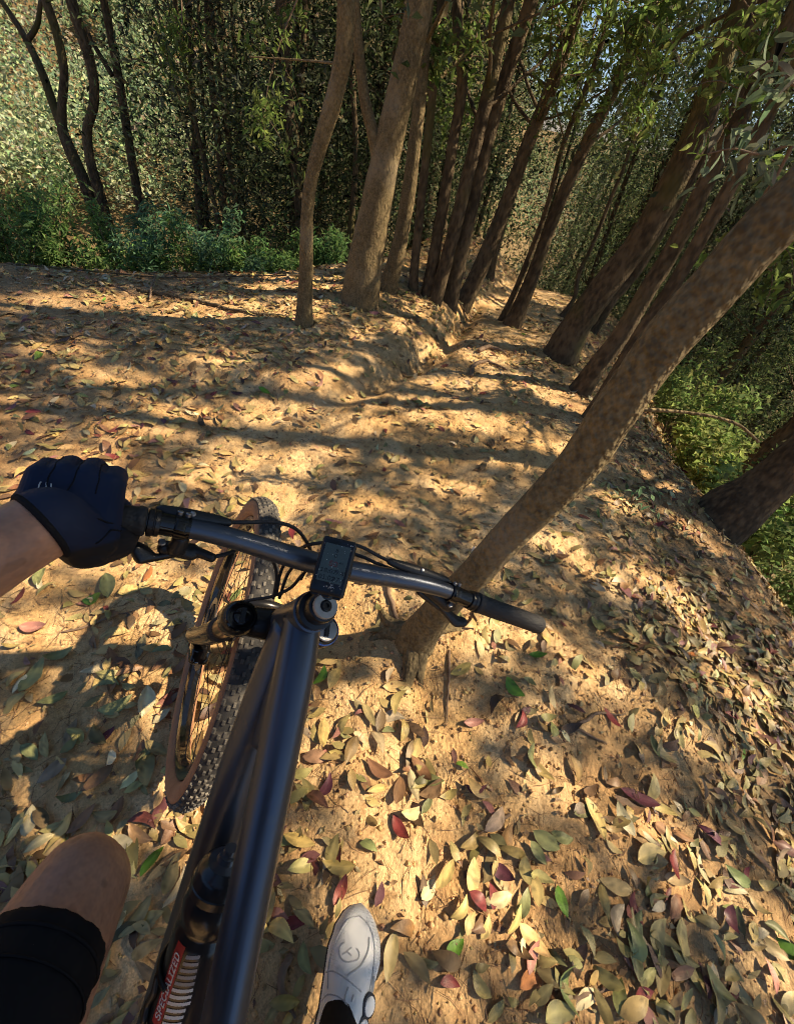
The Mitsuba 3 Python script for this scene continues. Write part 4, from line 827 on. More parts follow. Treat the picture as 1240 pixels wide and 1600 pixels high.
for q_, (name, lab, poly, y0, k, sides, mat, amp) in enumerate(PHOTO_TREES):
    key = new(name); tag(key, lab, 'tree' if name != 'sapling' else 'sapling')
    big = name in ('foreground_tree', 'thick_tree', 'slender_tree', 'stout_leaning_tree')
    Pt, Rt = trunk_from(poly, y0, k, top=6.5 if name != 'sapling' else 4.5)
    s = spline(np.column_stack([Pt, Rt]), 80); C, R = s[:, :3], s[:, 3]
    yb = C[3, 1]; limbs = []
    if name == 'thick_tree': limbs.append(px_limb(yb, [(592, 255, 22), (582, 205, 19), (571, 160, 18), (564, 110, 17), (558, 50, 17), (552, -20, 16)]))
    if name == 'stout_leaning_tree': limbs.append(px_limb(yb, [(1128, 85, 30), (1165, 45, 26), (1210, 0, 25), (1260, -60, 24)]))
    if q_ == 19: limbs.append(px_limb(yb, [(98, 205, 13), (82, 160, 13), (62, 105, 12), (40, 60, 10), (5, 5, 8), (-20, -30, 7)])); limbs.append(px_limb(yb, [(42, 64, 8), (58, 38, 7), (64, 0, 6)]))
    if q_ == 21: limbs.append(px_limb(yb, [(176, 118, 8), (150, 75, 7), (125, 25, 6), (112, -10, 6)]))
    if name == 'foreground_tree':
        limbs.append(px_limb(yb + .1, [(1005, 640, 7), (1060, 643, 5), (1110, 650, 4), (1150, 662, 3.5), (1185, 690, 2.5)]))
    if q_ == 0: limbs.append(px_limb(yb, [(535, 100, 5), (500, 96, 3.2), (450, 92, 2.4), (390, 88, 1.2)]))
    col = None; zmin = 2.6; nl, nleaf = (12, 1500)
    if name == 'valley_tree': zmin, nl, nleaf = (2.4, 7, 450) if q_ in (19, 20, 21) else (.6, 14, 1500)
    if name == 'sapling': zmin, nl, nleaf = 1.2, 8, 500
    if name == 'edge_tree' or name == 'foreground_tree' or name == 'leaning_tree': zmin, nl, nleaf = 3.4, 10, 1600
    if name == 'tree': zmin, nl, nleaf = 1.2, 18, 3600
    limbs += crown_for(key, C, R, rt, nl, nleaf, zmin, 1.25, accept=lambda p: lets_shade(p, 3))
    if name == 'foreground_tree':      # short roots that run into the soil at its foot
        b0 = C[np.argmin(np.abs(C[:8, 2] - hz(C[:8, 0], C[:8, 1])))]
        for a, l in ((.2, .20), (1.3, .16), (2.5, .22), (3.4, .20), (4.3, .24), (5.3, .18)):
            t = np.linspace(0, 1, 7); ww = a + .35 * np.sin(t * 2.5 + a * 3); xy = b0[:2] + np.column_stack([np.cos(ww), np.sin(ww)]) * (l * t)[:, None]
            limbs.append((np.column_stack([xy, hz(xy[:, 0], xy[:, 1]) + .030 * (1 - t) ** 1.3 - .022 * t]), .034 * (1 - t) + .006))
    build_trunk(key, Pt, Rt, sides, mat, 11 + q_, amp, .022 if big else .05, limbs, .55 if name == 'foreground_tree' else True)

# trees added on the right-hand slope, mostly out of view, to shade the trail
HANG = [(3.0, -.6), (3.4, -1.2), (5.0, -.8), (6.6, .0), (4.2, -2.8), (7.4, 4.6), (5.6, 5.6), (7.8, 1.6), (6.2, -2.6), (8.2, 6.8)]
feet = []
for x, y in HANG:
    z = float(hz(x, y)); hgt = rt.uniform(6.5, 8.5)
    sway = rt.normal(0, .25, 2)
    Pt = np.array([[x, y, z - .2], [x + sway[0] * .3, y + sway[1] * .3, z + 1.5], [x + sway[0], y + sway[1], z + 3.5], [x + sway[0] * 1.2 - .2, y + sway[1] * 1.2, z + 5.5], [x + sway[0] - .4, y + sway[1], z + hgt]])
    feet.append((Pt, np.array([.065, .058, .048, .036, .012]) * rt.uniform(.7, 1.15)))
# their leaves: clusters spread through one layer of crowns, kept where the photograph has shade
rc = np.random.default_rng(99)
nc = 1950
gr = np.column_stack([rc.uniform(-4.0, 3.0, nc), rc.uniform(-1.6, 6.5, nc), np.zeros(nc)])
cc = gr + SUN * (rc.uniform(3.0, 7.5, nc) / SUN[2])[:, None]
gr[1400:1500] = np.column_stack([rc.uniform(-1.5, -.6, 100), rc.uniform(-.7, .16, 100), np.zeros(100)])  # extra leaf clusters added to shade the left knee
gr[1500:] = np.column_stack([rc.uniform(-1.0, 4.5, 450), rc.uniform(5.5, 11, 450), np.full(450, -.8)])  # more clusters added to shade the far trail
cc = gr + SUN * (rc.uniform(3.0, 7.5, nc) / SUN[2])[:, None]
pts = (cc[:, None] + rc.normal(0, 1, (nc, 46, 3)) * [.32, .32, .18]).reshape(-1, 3)
pts = pts[lets_shade(pts, 5)]
tops = np.array([f[0][3] for f in feet]); own = np.argmin(np.linalg.norm(pts[:, None, :2] - tops[None, :, :2], axis=-1), axis=1)
for q_, (Pt, Rt) in enumerate(feet):
    key = new('shade_tree'); tag(key, 'slender tree added on the steep slope right of the trail to shade the path', 'tree', 'slender trees added on the right-hand slope for their shade')
    s = spline(np.column_stack([Pt, Rt]), 60); C = s[:, :3]; R = s[:, 3]; mine = pts[own == q_]; limbs = []
    for _ in range(9):
        if len(mine) == 0: break
        tgt = mine[rc.integers(len(mine))]; i = int(rc.integers(30, 56)); mid = (C[i] + tgt) / 2 + rc.normal(0, .12, 3)
        limbs.append((np.array([C[i], mid, tgt]), np.array([min(R[i] * .5, .022), .012, .004])))
    build_trunk(key, Pt, Rt, 10, 'bark_dark', 50 + q_, .05, .07, limbs)
    if len(mine): put_leaves(key + '__crown', [leaf_cloud(mine, rc, .10, .036)])

# the woods behind: in the left-hand valley, ahead, and down the right-hand slope
rw = np.random.default_rng(31)
WOODS = []
def free(x, y, d):
    return all((x - a) ** 2 + (y - b) ** 2 > d * d for a, b in WOODS)
def scatter(n, xr, yr, d, test):
    got = 0
    for _ in range(6000):
        x, y = rw.uniform(*xr), rw.uniform(*yr)
        if test(x, y) and free(x, y, d): WOODS.append((x, y)); got += 1
        if got == n: break
outside = lambda x, y: shapely.distance(shapely.Point(x, y), RIDGE)
scatter(30, (-11, .5), (6.2, 16), 1.0, lambda x, y: outside(x, y) > .8 and not x / y < -.50)
scatter(26, (-1.5, 8), (9, 24), 1.0, lambda x, y: abs(x - trail_x(y)) > .7)
scatter(12, (2.0, 10), (7.5, 17), .9, lambda x, y: outside(x, y) > .7)
scatter(30, (2.4, 12), (3.0, 17), 1.0, lambda x, y: outside(x, y) > .9)
for q_, (x, y) in enumerate(WOODS):
    side = 'left' if x < trail_x(y) - 1 and y < 17 else 'right' if x > trail_x(y) + .9 else 'end'
    grp = {'left': 'slim trees in the shaded wood left of the trail', 'right': 'slim trees in the wood down the right-hand slope', 'end': 'slim trees where the trail ends'}[side]
    key = new('forest_tree'); tag(key, {'left': 'slim dark tree in the shaded wood beyond the left rim', 'right': 'slim tree in the leafy wood down the right-hand slope', 'end': 'slim tree at the far end of the trail'}[side], 'tree', grp)
    z = float(hz(x, y)); hgt = rw.uniform(6, 10); lean = rw.normal(0, .35, 2) + ([.25, 0] if side == 'right' else [0, 0])
    f = np.linspace(0, 1, 7)[:, None]
    Pt = np.array([x, y, z - .2]) + f * [0, 0, hgt] + f ** 1.3 * [lean[0] * 2, lean[1] * 2, 0] + rw.normal(0, .07, (7, 3)) * f
    Rt = np.linspace(1, .2, 7) * rw.uniform(.045, .10)
    s = spline(np.column_stack([Pt, Rt]), 50); C, R = s[:, :3], s[:, 3]
    tone = GREENS[rw.integers(len(GREENS))] * rw.uniform(.75, 1.25)
    limbs = crown_for(key, C, R, rw, 18, 3600, z + .6, 1.45, .092, .033, limb_len=(.9, 2.0), col=tone, var=.4, accept=(lambda p: wood_light(p)) if side == 'left' else (lambda p: lets_shade(p, 8)) if y < 8 else None)
    build_trunk(key, Pt, Rt, 8, 'bark_dark', 100 + q_, .05, .22, limbs[:6])

# low-branched trees that close the wood behind with leaves down to the ground
THICK = [(-.2, 7.6), (-1.2, 7.2), (-2.3, 6.9), (-3.3, 7.4), (-2.8, 8.6), (-1.6, 8.8), (-.4, 9.2), (.4, 10.6), (-3.9, 8.9), (-2.0, 10.5), (3.0, 10.2), (4.2, 9.2), (5.2, 10.6), (6.2, 9.0), (3.8, 12.2), (2.2, 13.2), (6.8, 11.6), (5.4, 13.5), (7.6, 9.8), (4.9, 7.6), (6.0, 7.0), (8.4, 12.5), (3.6, 15), (7.2, 14.5)]
for q_, (x, y) in enumerate(THICK):
    lf = x < .6
    key = new('bushy_tree'); tag(key, 'dense tree closing the wood left of the trail, its leaf colour darkened as shade' if lf else 'dense leafy tree closing the wood beyond the right-hand slope', 'tree', 'dense trees closing the wood on the left' if lf else 'dense trees closing the wood on the right')
    z = float(hz(x, y)); hgt = rw.uniform(5.5, 7.5) if lf else rw.uniform(6.5, 9)
    f = np.linspace(0, 1, 7)[:, None]; Pt = np.array([x, y, z - .2]) + f * [rw.normal(0, .3), rw.normal(0, .3), hgt] + rw.normal(0, .05, (7, 3)) * f
    s = spline(np.column_stack([Pt, np.linspace(1, .2, 7) * rw.uniform(.04, .07)]), 40); C, R = s[:, :3], s[:, 3]
    tone = GREENS[rw.integers(len(GREENS))] * (rw.uniform(.55, .95) if lf else rw.uniform(.95, 1.4))  # left-hand leaf tones darkened to stand for the shade of the wood
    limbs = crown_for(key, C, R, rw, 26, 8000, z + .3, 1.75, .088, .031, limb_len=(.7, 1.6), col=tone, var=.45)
    build_trunk(key, Pt, np.linspace(1, .2, 7) * .055, 8, 'bark_dark', 300 + q_, .05, .2, limbs[:8])
# shrubs
ORD = ['first', 'second', 'third', 'fourth', 'fifth', 'sixth', 'seventh', 'eighth', 'ninth', 'tenth', 'eleventh', 'twelfth']
def shrub(x, y, hgt, wid, n, L, Wd, col, label, group=None, stems=7, name='shrub', cat='shrub'):
    key = new(name); tag(key, label, cat, group); z = float(hz(x, y)); st, pts = [], []
    for q_ in range(stems):
        a = rw.uniform(0, 6.28); e = np.array([x + math.cos(a) * wid * rw.uniform(.3, 1), y + math.sin(a) * wid * rw.uniform(.3, 1), z + hgt * rw.uniform(.55, 1.0)])
        mid = np.array([x, y, z]) * .5 + e * .5 + [0, 0, .12 * hgt]
        st.append(tube(spline(np.array([[x, y, z - .1], mid, e]), 9), np.linspace(.010, .003, 9), 6))
        for t in np.linspace(.35, 1, 6):
            c = np.array([x, y, z]) * (1 - t) ** 2 + 2 * t * (1 - t) * mid + t * t * e
            m = n // (stems * 6); pts.append(c + rw.normal(0, 1, (m, 3)) * np.array([.11, .11, .08]) * max(wid, .5))
    put(key + '__stems', join(st), 'twig', True)
    put_leaves(key + '__leaves', [leaf_cloud(np.vstack(pts), rw, L, Wd, col=col)])
for q_, (px, y, hgt, wid, tone) in enumerate([((20, 415), 3.7, .9, .55, 0), ((75, 418), 3.9, 1.05, .6, 1), ((130, 420), 4.1, .85, .5, 0), ((185, 420), 4.0, .75, .5, 1), ((240, 420), 4.15, .8, .5, 2), ((300, 420), 4.3, .75, .5, 1), ((350, 420), 4.35, .7, .45, 2),
                                              ((405, 425), 4.6, .6, .45, 0), ((440, 420), 4.9, .65, .4, 1), ((510, 425), 5.0, .55, .35, 0), ((20, 380), 4.6, 1.5, .8, 0), ((110, 380), 5.2, 1.4, .8, 2), ((260, 390), 5.4, 1.2, .7, 1), ((390, 390), 5.6, 1.2, .7, 0)]):
    d = ray(px); x = d[0] / d[1] * (y + .35)
    shrub(x, y + .35, hgt * 1.25, wid, 1700, .075, .022, [[.085, .15, .060], [.115, .185, .065], [.090, .165, .095]][tone], 'fresh green bush on the left rim, %s from the left' % ORD[q_] if q_ < 10 else 'taller green bush behind the rim bushes, %s from the left' % ORD[q_ - 10])
shrub(*ground_hit((812, 402))[:2], 1.0, .6, 1500, .07, .03, [.20, .24, .17], 'pale silvery shrub in the sun at the far end of the trail')
d = ray((35, 300)); shrub(d[0] / d[1] * 6.2, 6.2, 2.6, .9, 3800, .08, .03, [.030, .050, .016], 'dark tall bush at the left edge of the picture')
RB = [(2.5, 2.9, 1.0, .7), (2.9, 3.6, 1.3, .8), (3.3, 2.8, 1.2, .8), (2.6, 2.0, .8, .6), (3.1, 1.6, 1.0, .7), (3.6, 3.9, 1.5, .9), (2.5, 4.8, 1.0, .7), (3.2, 5.2, 1.4, .8), (2.7, 1.0, .8, .6), (4.2, 3.2, 1.6, .9), (2.35, 3.9, .6, .5)]
RB = [(x + .55, y, h_, w_) for x, y, h_, w_ in RB]
for q_, (x, y, hgt, wid) in enumerate(RB):
    shrub(x, y, hgt, wid, 1500, .085, .038, [.26, .155, .095] if y < 1.9 else [[.14, .19, .07], [.19, .235, .08], [.11, .155, .065]][q_ % 3], ('dry reddish-brown bush' if y < 1.9 else 'leafy green bush') + ' below the right-hand edge, %s counted from the far end' % ORD[int(np.argsort(np.argsort([-b_[1] for b_ in RB]))[q_])])
g = ground_hit((985, 785)); shrub(g[0], g[1], .10, .07, 42, .055, .020, [.12, .19, .11], 'small pale green seedling among the litter on the right-hand slope', stems=3, name='seedling', cat='seedling')
# the leafy twig that hangs in front of the leaning trunks
key = new('leafy_branch'); tag(key, 'grey-green leafy twig hanging before the leaning trunks at the upper right', 'branch')
tw, tp = [], []
for pts_ in ([(1290, 205), (1240, 222), (1190, 240), (1140, 232), (1105, 240)], [(1240, 222), (1215, 270), (1190, 310), (1180, 350)], [(1290, 140), (1235, 130), (1200, 95), (1170, 120)]):
    P3 = np.array([CAM + ray(p) * (1.75 / ray(p)[1]) for p in pts_]); sp3 = spline(P3, 24); tw.append(tube(sp3, np.linspace(.006, .002, 24), 6))
    for _ in range(30): tp.append(sp3[rw.integers(6, 24)] + rw.normal(0, .035, 3))
put(key + '__twig', join(tw), 'twig'); k = put_leaves(key + '__leaves', [leaf_cloud(np.array(tp), rw, .062, .020, up=.3, col=[.11, .14, .095], fine=True)])

# leafy sprays that hang into the picture from above
SPRAYS = [([(640, -40), (668, 40), (690, 110)], 4.2, 'leafy spray hanging at the top, right of the widest trunk'), ([(760, -40), (742, 60), (720, 150), (712, 230)], 5.0, 'long leafy spray hanging before the trunks by the gully'), ([(860, -40), (880, 60), (870, 140)], 4.6, 'leafy spray at the top above the trail'),
          ([(960, -40), (935, 40), (905, 120), (895, 190)], 5.2, 'leafy spray hanging above the far end of the trail'), ([(1040, -40), (1030, 50), (1000, 150), (985, 230)], 4.4, 'green leafy spray left of the stout leaning tree'), ([(1075, -40), (1010, 20), (960, 60)], 4.0, 'leafy spray at the top edge left of the forked top'),
          ([(1250, 30), (1195, 70), (1140, 150)], 3.4, 'leafy spray at the top right between the leaning trunks'), ([(1290, 300), (1230, 350), (1190, 420)], 3.0, 'leafy spray at the right edge under the foreground tree'), ([(460, -40), (430, 60), (415, 150), (420, 220)], 4.8, 'dark leafy spray hanging left of the slim pale tree'), ([(260, -40), (275, 50), (250, 120)], 5.6, 'dark leafy spray at the top on the left')]
for pts_, y_, lab in SPRAYS:
    key = new('leafy_branch'); tag(key, lab, 'branch')
    P3 = np.array([CAM + ray(p) * (y_ / ray(p)[1]) for p in pts_]); P3[:, 1] += np.linspace(.25, -.1, len(P3)); sp3 = spline(P3, 30); tw = [tube(sp3, np.linspace(.008, .002, 30), 5)]; tp = []
    for _ in range(16):
        i = int(rw.integers(3, 29)); e = sp3[i] + rw.normal(0, .22, 3) * [1, 1, .7]; tw.append(tube(spline(np.array([sp3[i], (sp3[i] + e) / 2 + [0, 0, .04], e]), 6), np.linspace(.0035, .0012, 6), 4))
        for t in np.linspace(.2, 1, 22): tp.append(sp3[i] * (1 - t) + e * t + rw.normal(0, .045, 3))
    put(key + '__twig', join(tw), 'twig'); put_leaves(key + '__leaves', [leaf_cloud(np.array(tp), rw, .075, .024, up=.5, col=[.105, .15, .045], fine=True)])

# the far hillside, covered in trees
rf = np.random.default_rng(77); cl = []
for q_ in range(1050):
    a = rf.uniform(math.radians(-62), math.radians(-22)) if q_ < 760 else rf.uniform(math.radians(-22), math.radians(50)); r = 30 + 110 * rf.uniform() ** 1.3
    x, y = r * math.sin(a), 5 + r * math.cos(a)
    z = float(hz(x, y)); s_ = rf.uniform(1.2, 2.4) * (1 + r / 160); hh = rf.uniform(1.5, 4.5)
    m = 190
    d3 = unit(rf.normal(0, 1, (m, 3))); d3[:, 2] = np.abs(d3[:, 2]) * 1.1 - .15
    c = np.array([x, y, z + hh]) + d3 * s_ * rf.uniform(.55, 1.08, (m, 1)) * (1 + .25 * (meshkit.noise(d3 * 2.5 + x, 5)[:, None] - .5))
    tone = np.array([[.17, .22, .12], [.23, .28, .16], [.12, .17, .10], [.26, .29, .19], [.22, .19, .14]][rf.choice(5, p=[.32, .28, .22, .12, .06])])  # far leaf tones paled to stand in for sun glare
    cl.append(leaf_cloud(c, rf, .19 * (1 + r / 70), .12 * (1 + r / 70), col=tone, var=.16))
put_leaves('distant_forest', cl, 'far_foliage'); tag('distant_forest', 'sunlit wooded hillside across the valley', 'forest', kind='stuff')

# ---------------------------------------------------------------- leaf litter, needles, crumbs of soil, twigs, roots
rl = np.random.default_rng(404)
COL = {'yellow': (.46, .35, .13), 'pale': (.50, .43, .25), 'olive': (.31, .255, .10), 'green': (.19, .20, .08), 'bright_green': (.10, .22, .022), 'red': (.16, .028, .026), 'purple': (.10, .032, .045), 'brown': (.19, .105, .05), 'orange': (.48, .19, .06), 'pink': (.36, .17, .13), 'dark': (.055, .032, .022)}
def ground_normal(x, y, e=.03):
    return unit(np.column_stack([hz(x - e, y) - hz(x + e, y), hz(x, y - e) - hz(x, y + e), np.full(len(x), 2 * e)]))
def litter(x, y, yaw, L, Wd, col, rng, stations, tilt=.30, curl=1.0, lift=.004):
    """curled, pointed leaves lying on the ground; returns vertices, triangles, colours, vertices per leaf"""
    n = len(x); N = ground_normal(x, y); N = unit(N + rng.normal(0, tilt, (n, 3)))
    d = np.column_stack([np.cos(yaw), np.sin(yaw), np.zeros(n)]); d = unit(d - N * (d * N).sum(1, keepdims=True)); s = np.cross(N, d)
    t = np.linspace(0, 1, stations); m = stations
    w = np.sin(np.pi * np.clip(t, .0, 1) ** .85) ** .8 + .012
    w[0] = .03; w[-1] = .015
    cross = np.array([-1, -.5, 0, .5, 1.0]) if stations > 5 else np.array([-1, 0, 1.0])
    bend = rng.normal(.0, .16, n) * curl; cup = np.abs(rng.normal(.18, .16, n)) * np.where(rng.uniform(size=n) < .7, 1, -1) * curl; twist = rng.normal(0, .5, n) * curl; side = rng.normal(0, .10, n)
    tt = t[None, :, None]; cr = cross[None, None, :]
    along = (tt - .5) * L[:, None, None] + 0 * cr
    wav = .06 * np.sin(tt * 14 + rng.uniform(0, 6, (n, 1, 1))) * np.abs(cr) * (.4 + rng.uniform(0, 1, (n, 1, 1)))
    acro = cr * w[None, :, None] * Wd[:, None, None] * .5 + side[:, None, None] * L[:, None, None] * (4 * (tt - .5) ** 2 - .3)
    hgt = bend[:, None, None] * L[:, None, None] * (4 * (tt - .5) ** 2) + (cup[:, None, None] * np.abs(cr) * w[None, :, None] + wav + twist[:, None, None] * (tt - .5) * cr * .5 * w[None, :, None]) * Wd[:, None, None] * .5
    hgt = hgt - np.minimum(hgt.reshape(n, -1).min(1), 0)[:, None, None] * .75 + lift + rng.uniform(0, .010, (n, 1, 1))
    c = np.column_stack([x, y, hz(x, y)])
    V = c[:, None, None] + along[..., None] * d[:, None, None] + acro[..., None] * s[:, None, None] + hgt[..., None] * N[:, None, None]
    k = len(cross); i, j = np.meshgrid(np.arange(m - 1), np.arange(k - 1), indexing='ij')
    q = np.stack([i * k + j, (i + 1) * k + j, (i + 1) * k + j + 1, i * k + j + 1], -1).reshape(-1, 4); f = np.vstack([q[:, [0, 1, 2]], q[:, [0, 2, 3]]])
    rib = np.where(np.abs(cross) < .1, 1.28, 1.0)[None, None, :, None] if k == 5 else 1.0
    C = np.asarray(col)[:, None, None] * rib * (1 + rng.normal(0, .09, (n, m, k, 1))) * (1 + .22 * np.sin(tt * 3.0 + rng.uniform(0, 6, (n, 1, 1))) * .5)[..., None]
    spot = (rng.uniform(size=(n, m, k, 1)) < .06) * .45
    C = C * (1 - spot)
    return V.reshape(n, m * k, 3), f, np.clip(C, .006, .85).reshape(n, m * k, 3)
def to_mesh(V, f, C):
    n, m = V.shape[:2]
    return (V.reshape(-1, 3), (np.arange(n)[:, None, None] * m + f[None]).reshape(-1, 3)), C.reshape(-1, 3)

# leaves one can point to: (pixel x, y, length in pixels, angle, colour, label)
SHOWN = [(240, 1350, 64, 65, 'bright_green', 'bright green leaf standing on edge between the rider\'s knee and the bottle'), (108, 1289, 62, 40, 'yellow', 'long yellow leaf in the sun just ahead of the rider\'s knee'), (244, 1430, 50, 20, 'olive', 'mottled olive leaf close to the right of the rider\'s knee'),
    (51, 1287, 52, 78, 'pale', 'pale upright leaf at the left edge above the knee'), (190, 1318, 62, 5, 'pale', 'pale curled leaf at the tip of the rider\'s knee'), (58, 1061, 66, 58, 'green', 'large dark green leaf at the left edge of the trail'), (30, 1100, 60, 38, 'olive', 'long olive leaf below the large dark green one at the left'),
    (84, 1098, 54, 30, 'green', 'grey-green oval leaf beside the large dark green one'), (30, 1063, 42, 32, 'olive', 'olive leaf half under the large dark green one'), (94, 1027, 52, 20, 'green', 'grey-green leaf above the large dark green one'), (50, 1175, 34, -45, 'green', 'small green leaf in the shade left of the wheel shadow'),
    (77, 1163, 42, 80, 'olive', 'upright olive leaf next to a small green one in the wheel\'s shade'), (169, 1152, 48, 30, 'purple', 'dark purple curled leaf in the middle of the wheel shadow'), (183, 1103, 62, 25, 'green', 'wide grey-green leaf just above the dark purple one'), (229, 1097, 50, 80, 'pale', 'pale leaf with dark veins left of the tyre'),
    (256, 1122, 36, 35, 'pale', 'small pale leaf touching the tyre'), (174, 1068, 34, 0, 'green', 'torn grey-green leaf above the wide grey-green one'), (58, 984, 48, -5, 'pink', 'pinkish curled leaf below the rider\'s forearm'), (155, 938, 42, 5, 'bright_green', 'bright green leaf below the glove'), (202, 925, 40, 18, 'yellow', 'yellow-green leaf at the top of the wheel shadow'),
    (172, 917, 42, 95, 'green', 'upright grey-green leaf below the glove'), (66, 904, 32, 60, 'green', 'round green leaf below the rider\'s wrist'), (236, 950, 22, 80, 'brown', 'small brown leaf in the sunlit oval of the wheel shadow'), (225, 1186, 42, 60, 'green', 'green leaf at the lower end of the wheel shadow'),
    (698, 1370, 54, 60, 'yellow', 'broad yellow leaf, largest in the bright heap right of the shoe'), (716, 1416, 46, 60, 'yellow', 'yellow leaf with a pale rib in the middle of the heap'), (735, 1367, 58, 85, 'yellow', 'upright golden leaf in the heap right of the shoe'), (708, 1333, 38, 110, 'olive', 'small yellow-olive leaf at the top of the heap'),
    (667, 1392, 50, 60, 'pale', 'pale leaf at the left side of the heap'), (742, 1405, 42, -50, 'red', 'deep red leaf in the heap right of the shoe'), (768, 1400, 44, 95, 'red', 'thin dark red leaf standing at the right of the heap'), (783, 1362, 42, -30, 'purple', 'purplish leaf above the red ones of the heap'),
    (819, 1354, 50, 95, 'olive', 'narrow upright olive leaf right of the heap'), (814, 1408, 58, 75, 'green', 'green leaf with a yellow base right of the heap'), (835, 1385, 62, 100, 'yellow', 'long golden leaf beside the green leaf of the heap'), (729, 1442, 40, 70, 'yellow', 'brownish yellow leaf at the lower edge of the heap'),
    (755, 1447, 42, 75, 'yellow', 'small golden leaf at the bottom of the heap'), (708, 1483, 40, 40, 'bright_green', 'crumpled lime-green leaf below the heap'), (700, 1535, 34, -10, 'red', 'dark red leaf right of the shoe\'s dials'), (825, 1530, 52, 8, 'orange', 'shiny orange leaf near the bottom of the picture'),
    (825, 1488, 58, 80, 'pink', 'whitish pink leaf standing above the orange one'), (809, 1480, 32, 80, 'pale', 'small pale leaf left of the whitish pink one'), (848, 1550, 42, 60, 'olive', 'olive leaf below the orange one'), (915, 1558, 48, 30, 'pale', 'round bleached leaf at the bottom right of the orange one'),
    (770, 1571, 44, 40, 'olive', 'olive leaf at the bottom edge left of the orange one'), (747, 1540, 52, 120, 'olive', 'tilted olive leaf below the lime-green one'), (995, 1550, 28, 30, 'red', 'small dark red leaf near the lower right corner'), (848, 1308, 60, -40, 'green', 'large dull green leaf on the shaded sand, upper of a pair'),
    (874, 1313, 38, -15, 'green', 'dull green leaf overlapping the large one on the sand'), (837, 1330, 46, -60, 'green', 'dull green leaf below the large pair'), (928, 1282, 78, -70, 'yellow', 'big pale yellow leaf in the diagonal strip of sun'), (997, 1253, 64, -30, 'purple', 'long purple-red leaf on the sunlit sand at the right'),
    (1013, 1230, 46, 80, 'olive', 'olive leaf above the long purple-red one'), (1041, 1354, 48, 70, 'red', 'dark red pointed leaf in the right-hand litter'), (1008, 1333, 46, 10, 'yellow', 'yellow folded leaf left of the dark red pointed one'), (1033, 1300, 54, -45, 'brown', 'brown curled leaf above the yellow folded one'),
    (822, 1186, 46, -80, 'green', 'narrow grey-green leaf on the bare sand right of the frame'), (677, 1222, 42, -20, 'green', 'green pointed leaf midway between frame and right edge'), (626, 1142, 36, 90, 'yellow', 'upright yellow-green leaf on the sand right of the top tube'), (662, 1153, 34, 90, 'dark', 'nearly black curled leaf on the sand right of the top tube'),
    (737, 1130, 32, 5, 'pink', 'pink leaf on the shaded sand below the right grip'), (810, 1127, 32, 70, 'red', 'wine-red leaf on the sand below the right grip'), (801, 1075, 42, -45, 'bright_green', 'fresh green leaf on the sand below the end of the right grip'), (840, 1027, 26, -10, 'bright_green', 'small bright green leaf just below the grip\'s end'),
    (930, 977, 40, 90, 'green', 'dark green leaf right of the grip\'s end'), (626, 1300, 52, -60, 'red', 'dark red leaf standing beyond the white shoe'), (623, 1237, 48, 80, 'brown', 'curled brown leaf above the dark red one'), (641, 1272, 44, 20, 'olive', 'rounded olive leaf beside the curled brown one'),
    (860, 1145, 32, 80, 'green', 'dull green leaf by a thin root on the sand'), (874, 1411, 54, -75, 'bright_green', 'bright green leaf at the shade\'s edge right of the heap'), (1137, 1440, 48, -80, 'purple', 'purple leaf in the litter at the right edge'), (1170, 1457, 32, 60, 'yellow', 'yellow leaf right of the purple one at the right edge'),
    (1023, 1463, 72, 85, 'olive', 'tall mottled olive leaf in the lower right litter'), (1059, 1468, 78, 92, 'olive', 'largest olive leaf of the lower right litter, upright'), (985, 1457, 66, 75, 'green', 'grey-green leaf left of the mottled olive one'), (1090, 1535, 62, -50, 'olive', 'long olive leaf slanting to the lower right corner'),
    (1072, 1520, 76, -60, 'olive', 'olive leaf beside the long slanting one'), (1227, 1481, 42, -30, 'bright_green', 'bright green leaf at the right edge of the picture'), (56, 647, 26, 0, 'red', 'bright red leaf far left on the plateau'), (412, 612, 20, -20, 'bright_green', 'small lime-green leaf in the middle of the plateau'),
    (372, 728, 20, -60, 'yellow', 'yellow-green leaf between glove and stem on the far side'), (505, 1062, 36, 60, 'bright_green', 'green leaf touching the right side of the top tube'), (540, 1135, 40, 60, 'olive', 'olive leaf just right of the top tube'), (522, 1330, 56, 75, 'olive', 'split olive leaf above the white shoe'),
    (458, 1440, 48, 15, 'red', 'red leaf left of the shoe\'s toe'), (478, 1500, 54, -75, 'green', 'green leaf along the left side of the shoe'), (510, 1228, 44, 60, 'purple', 'dark purple leaf right of the frame'), (483, 1240, 48, 95, 'olive', 'narrow green leaf along the top tube')]
PAL = ['olive', 'yellow', 'pale', 'green', 'brown', 'pink', 'red', 'purple', 'dark', 'orange', 'bright_green']
PRB = np.array([.34, .20, .09, .06, .22, .03, .022, .02, .03, .004, .004]); PRB /= PRB.sum()
def density(x, y):
    c = trail_x(y)
    right = sstep(.50, 1.35, x - .22 * (y - .3))
    left = sstep(.55, 1.5, c - x - .0) * sstep(.2, 1.2, y)
    near = .30 * sstep(.9, .1, y)
    far = .60 * sstep(2.6, 3.6, y) * (np.abs(x - c) > .3)
    clump = meshkit.noise(np.column_stack([x * 3.0, y * 3.0, 0 * x]), 71) * .7 + meshkit.noise(np.column_stack([x * 9, y * 9, 0 * x]), 72) * .5
    return np.clip((.30 + .9 * right + .8 * right * sstep(.7, 1.2, y) + .75 * left + near + far) * (clump * 1.5 - .12), 0, 1.15)
N_ = 36000
x = np.concatenate([rl.uniform(-4.2, 3.2, N_), rl.uniform(-1, 2.6, N_ // 5)]); y = np.concatenate([rl.uniform(-.7, 8.5, N_), rl.uniform(-.7, 1.3, N_ // 5)])
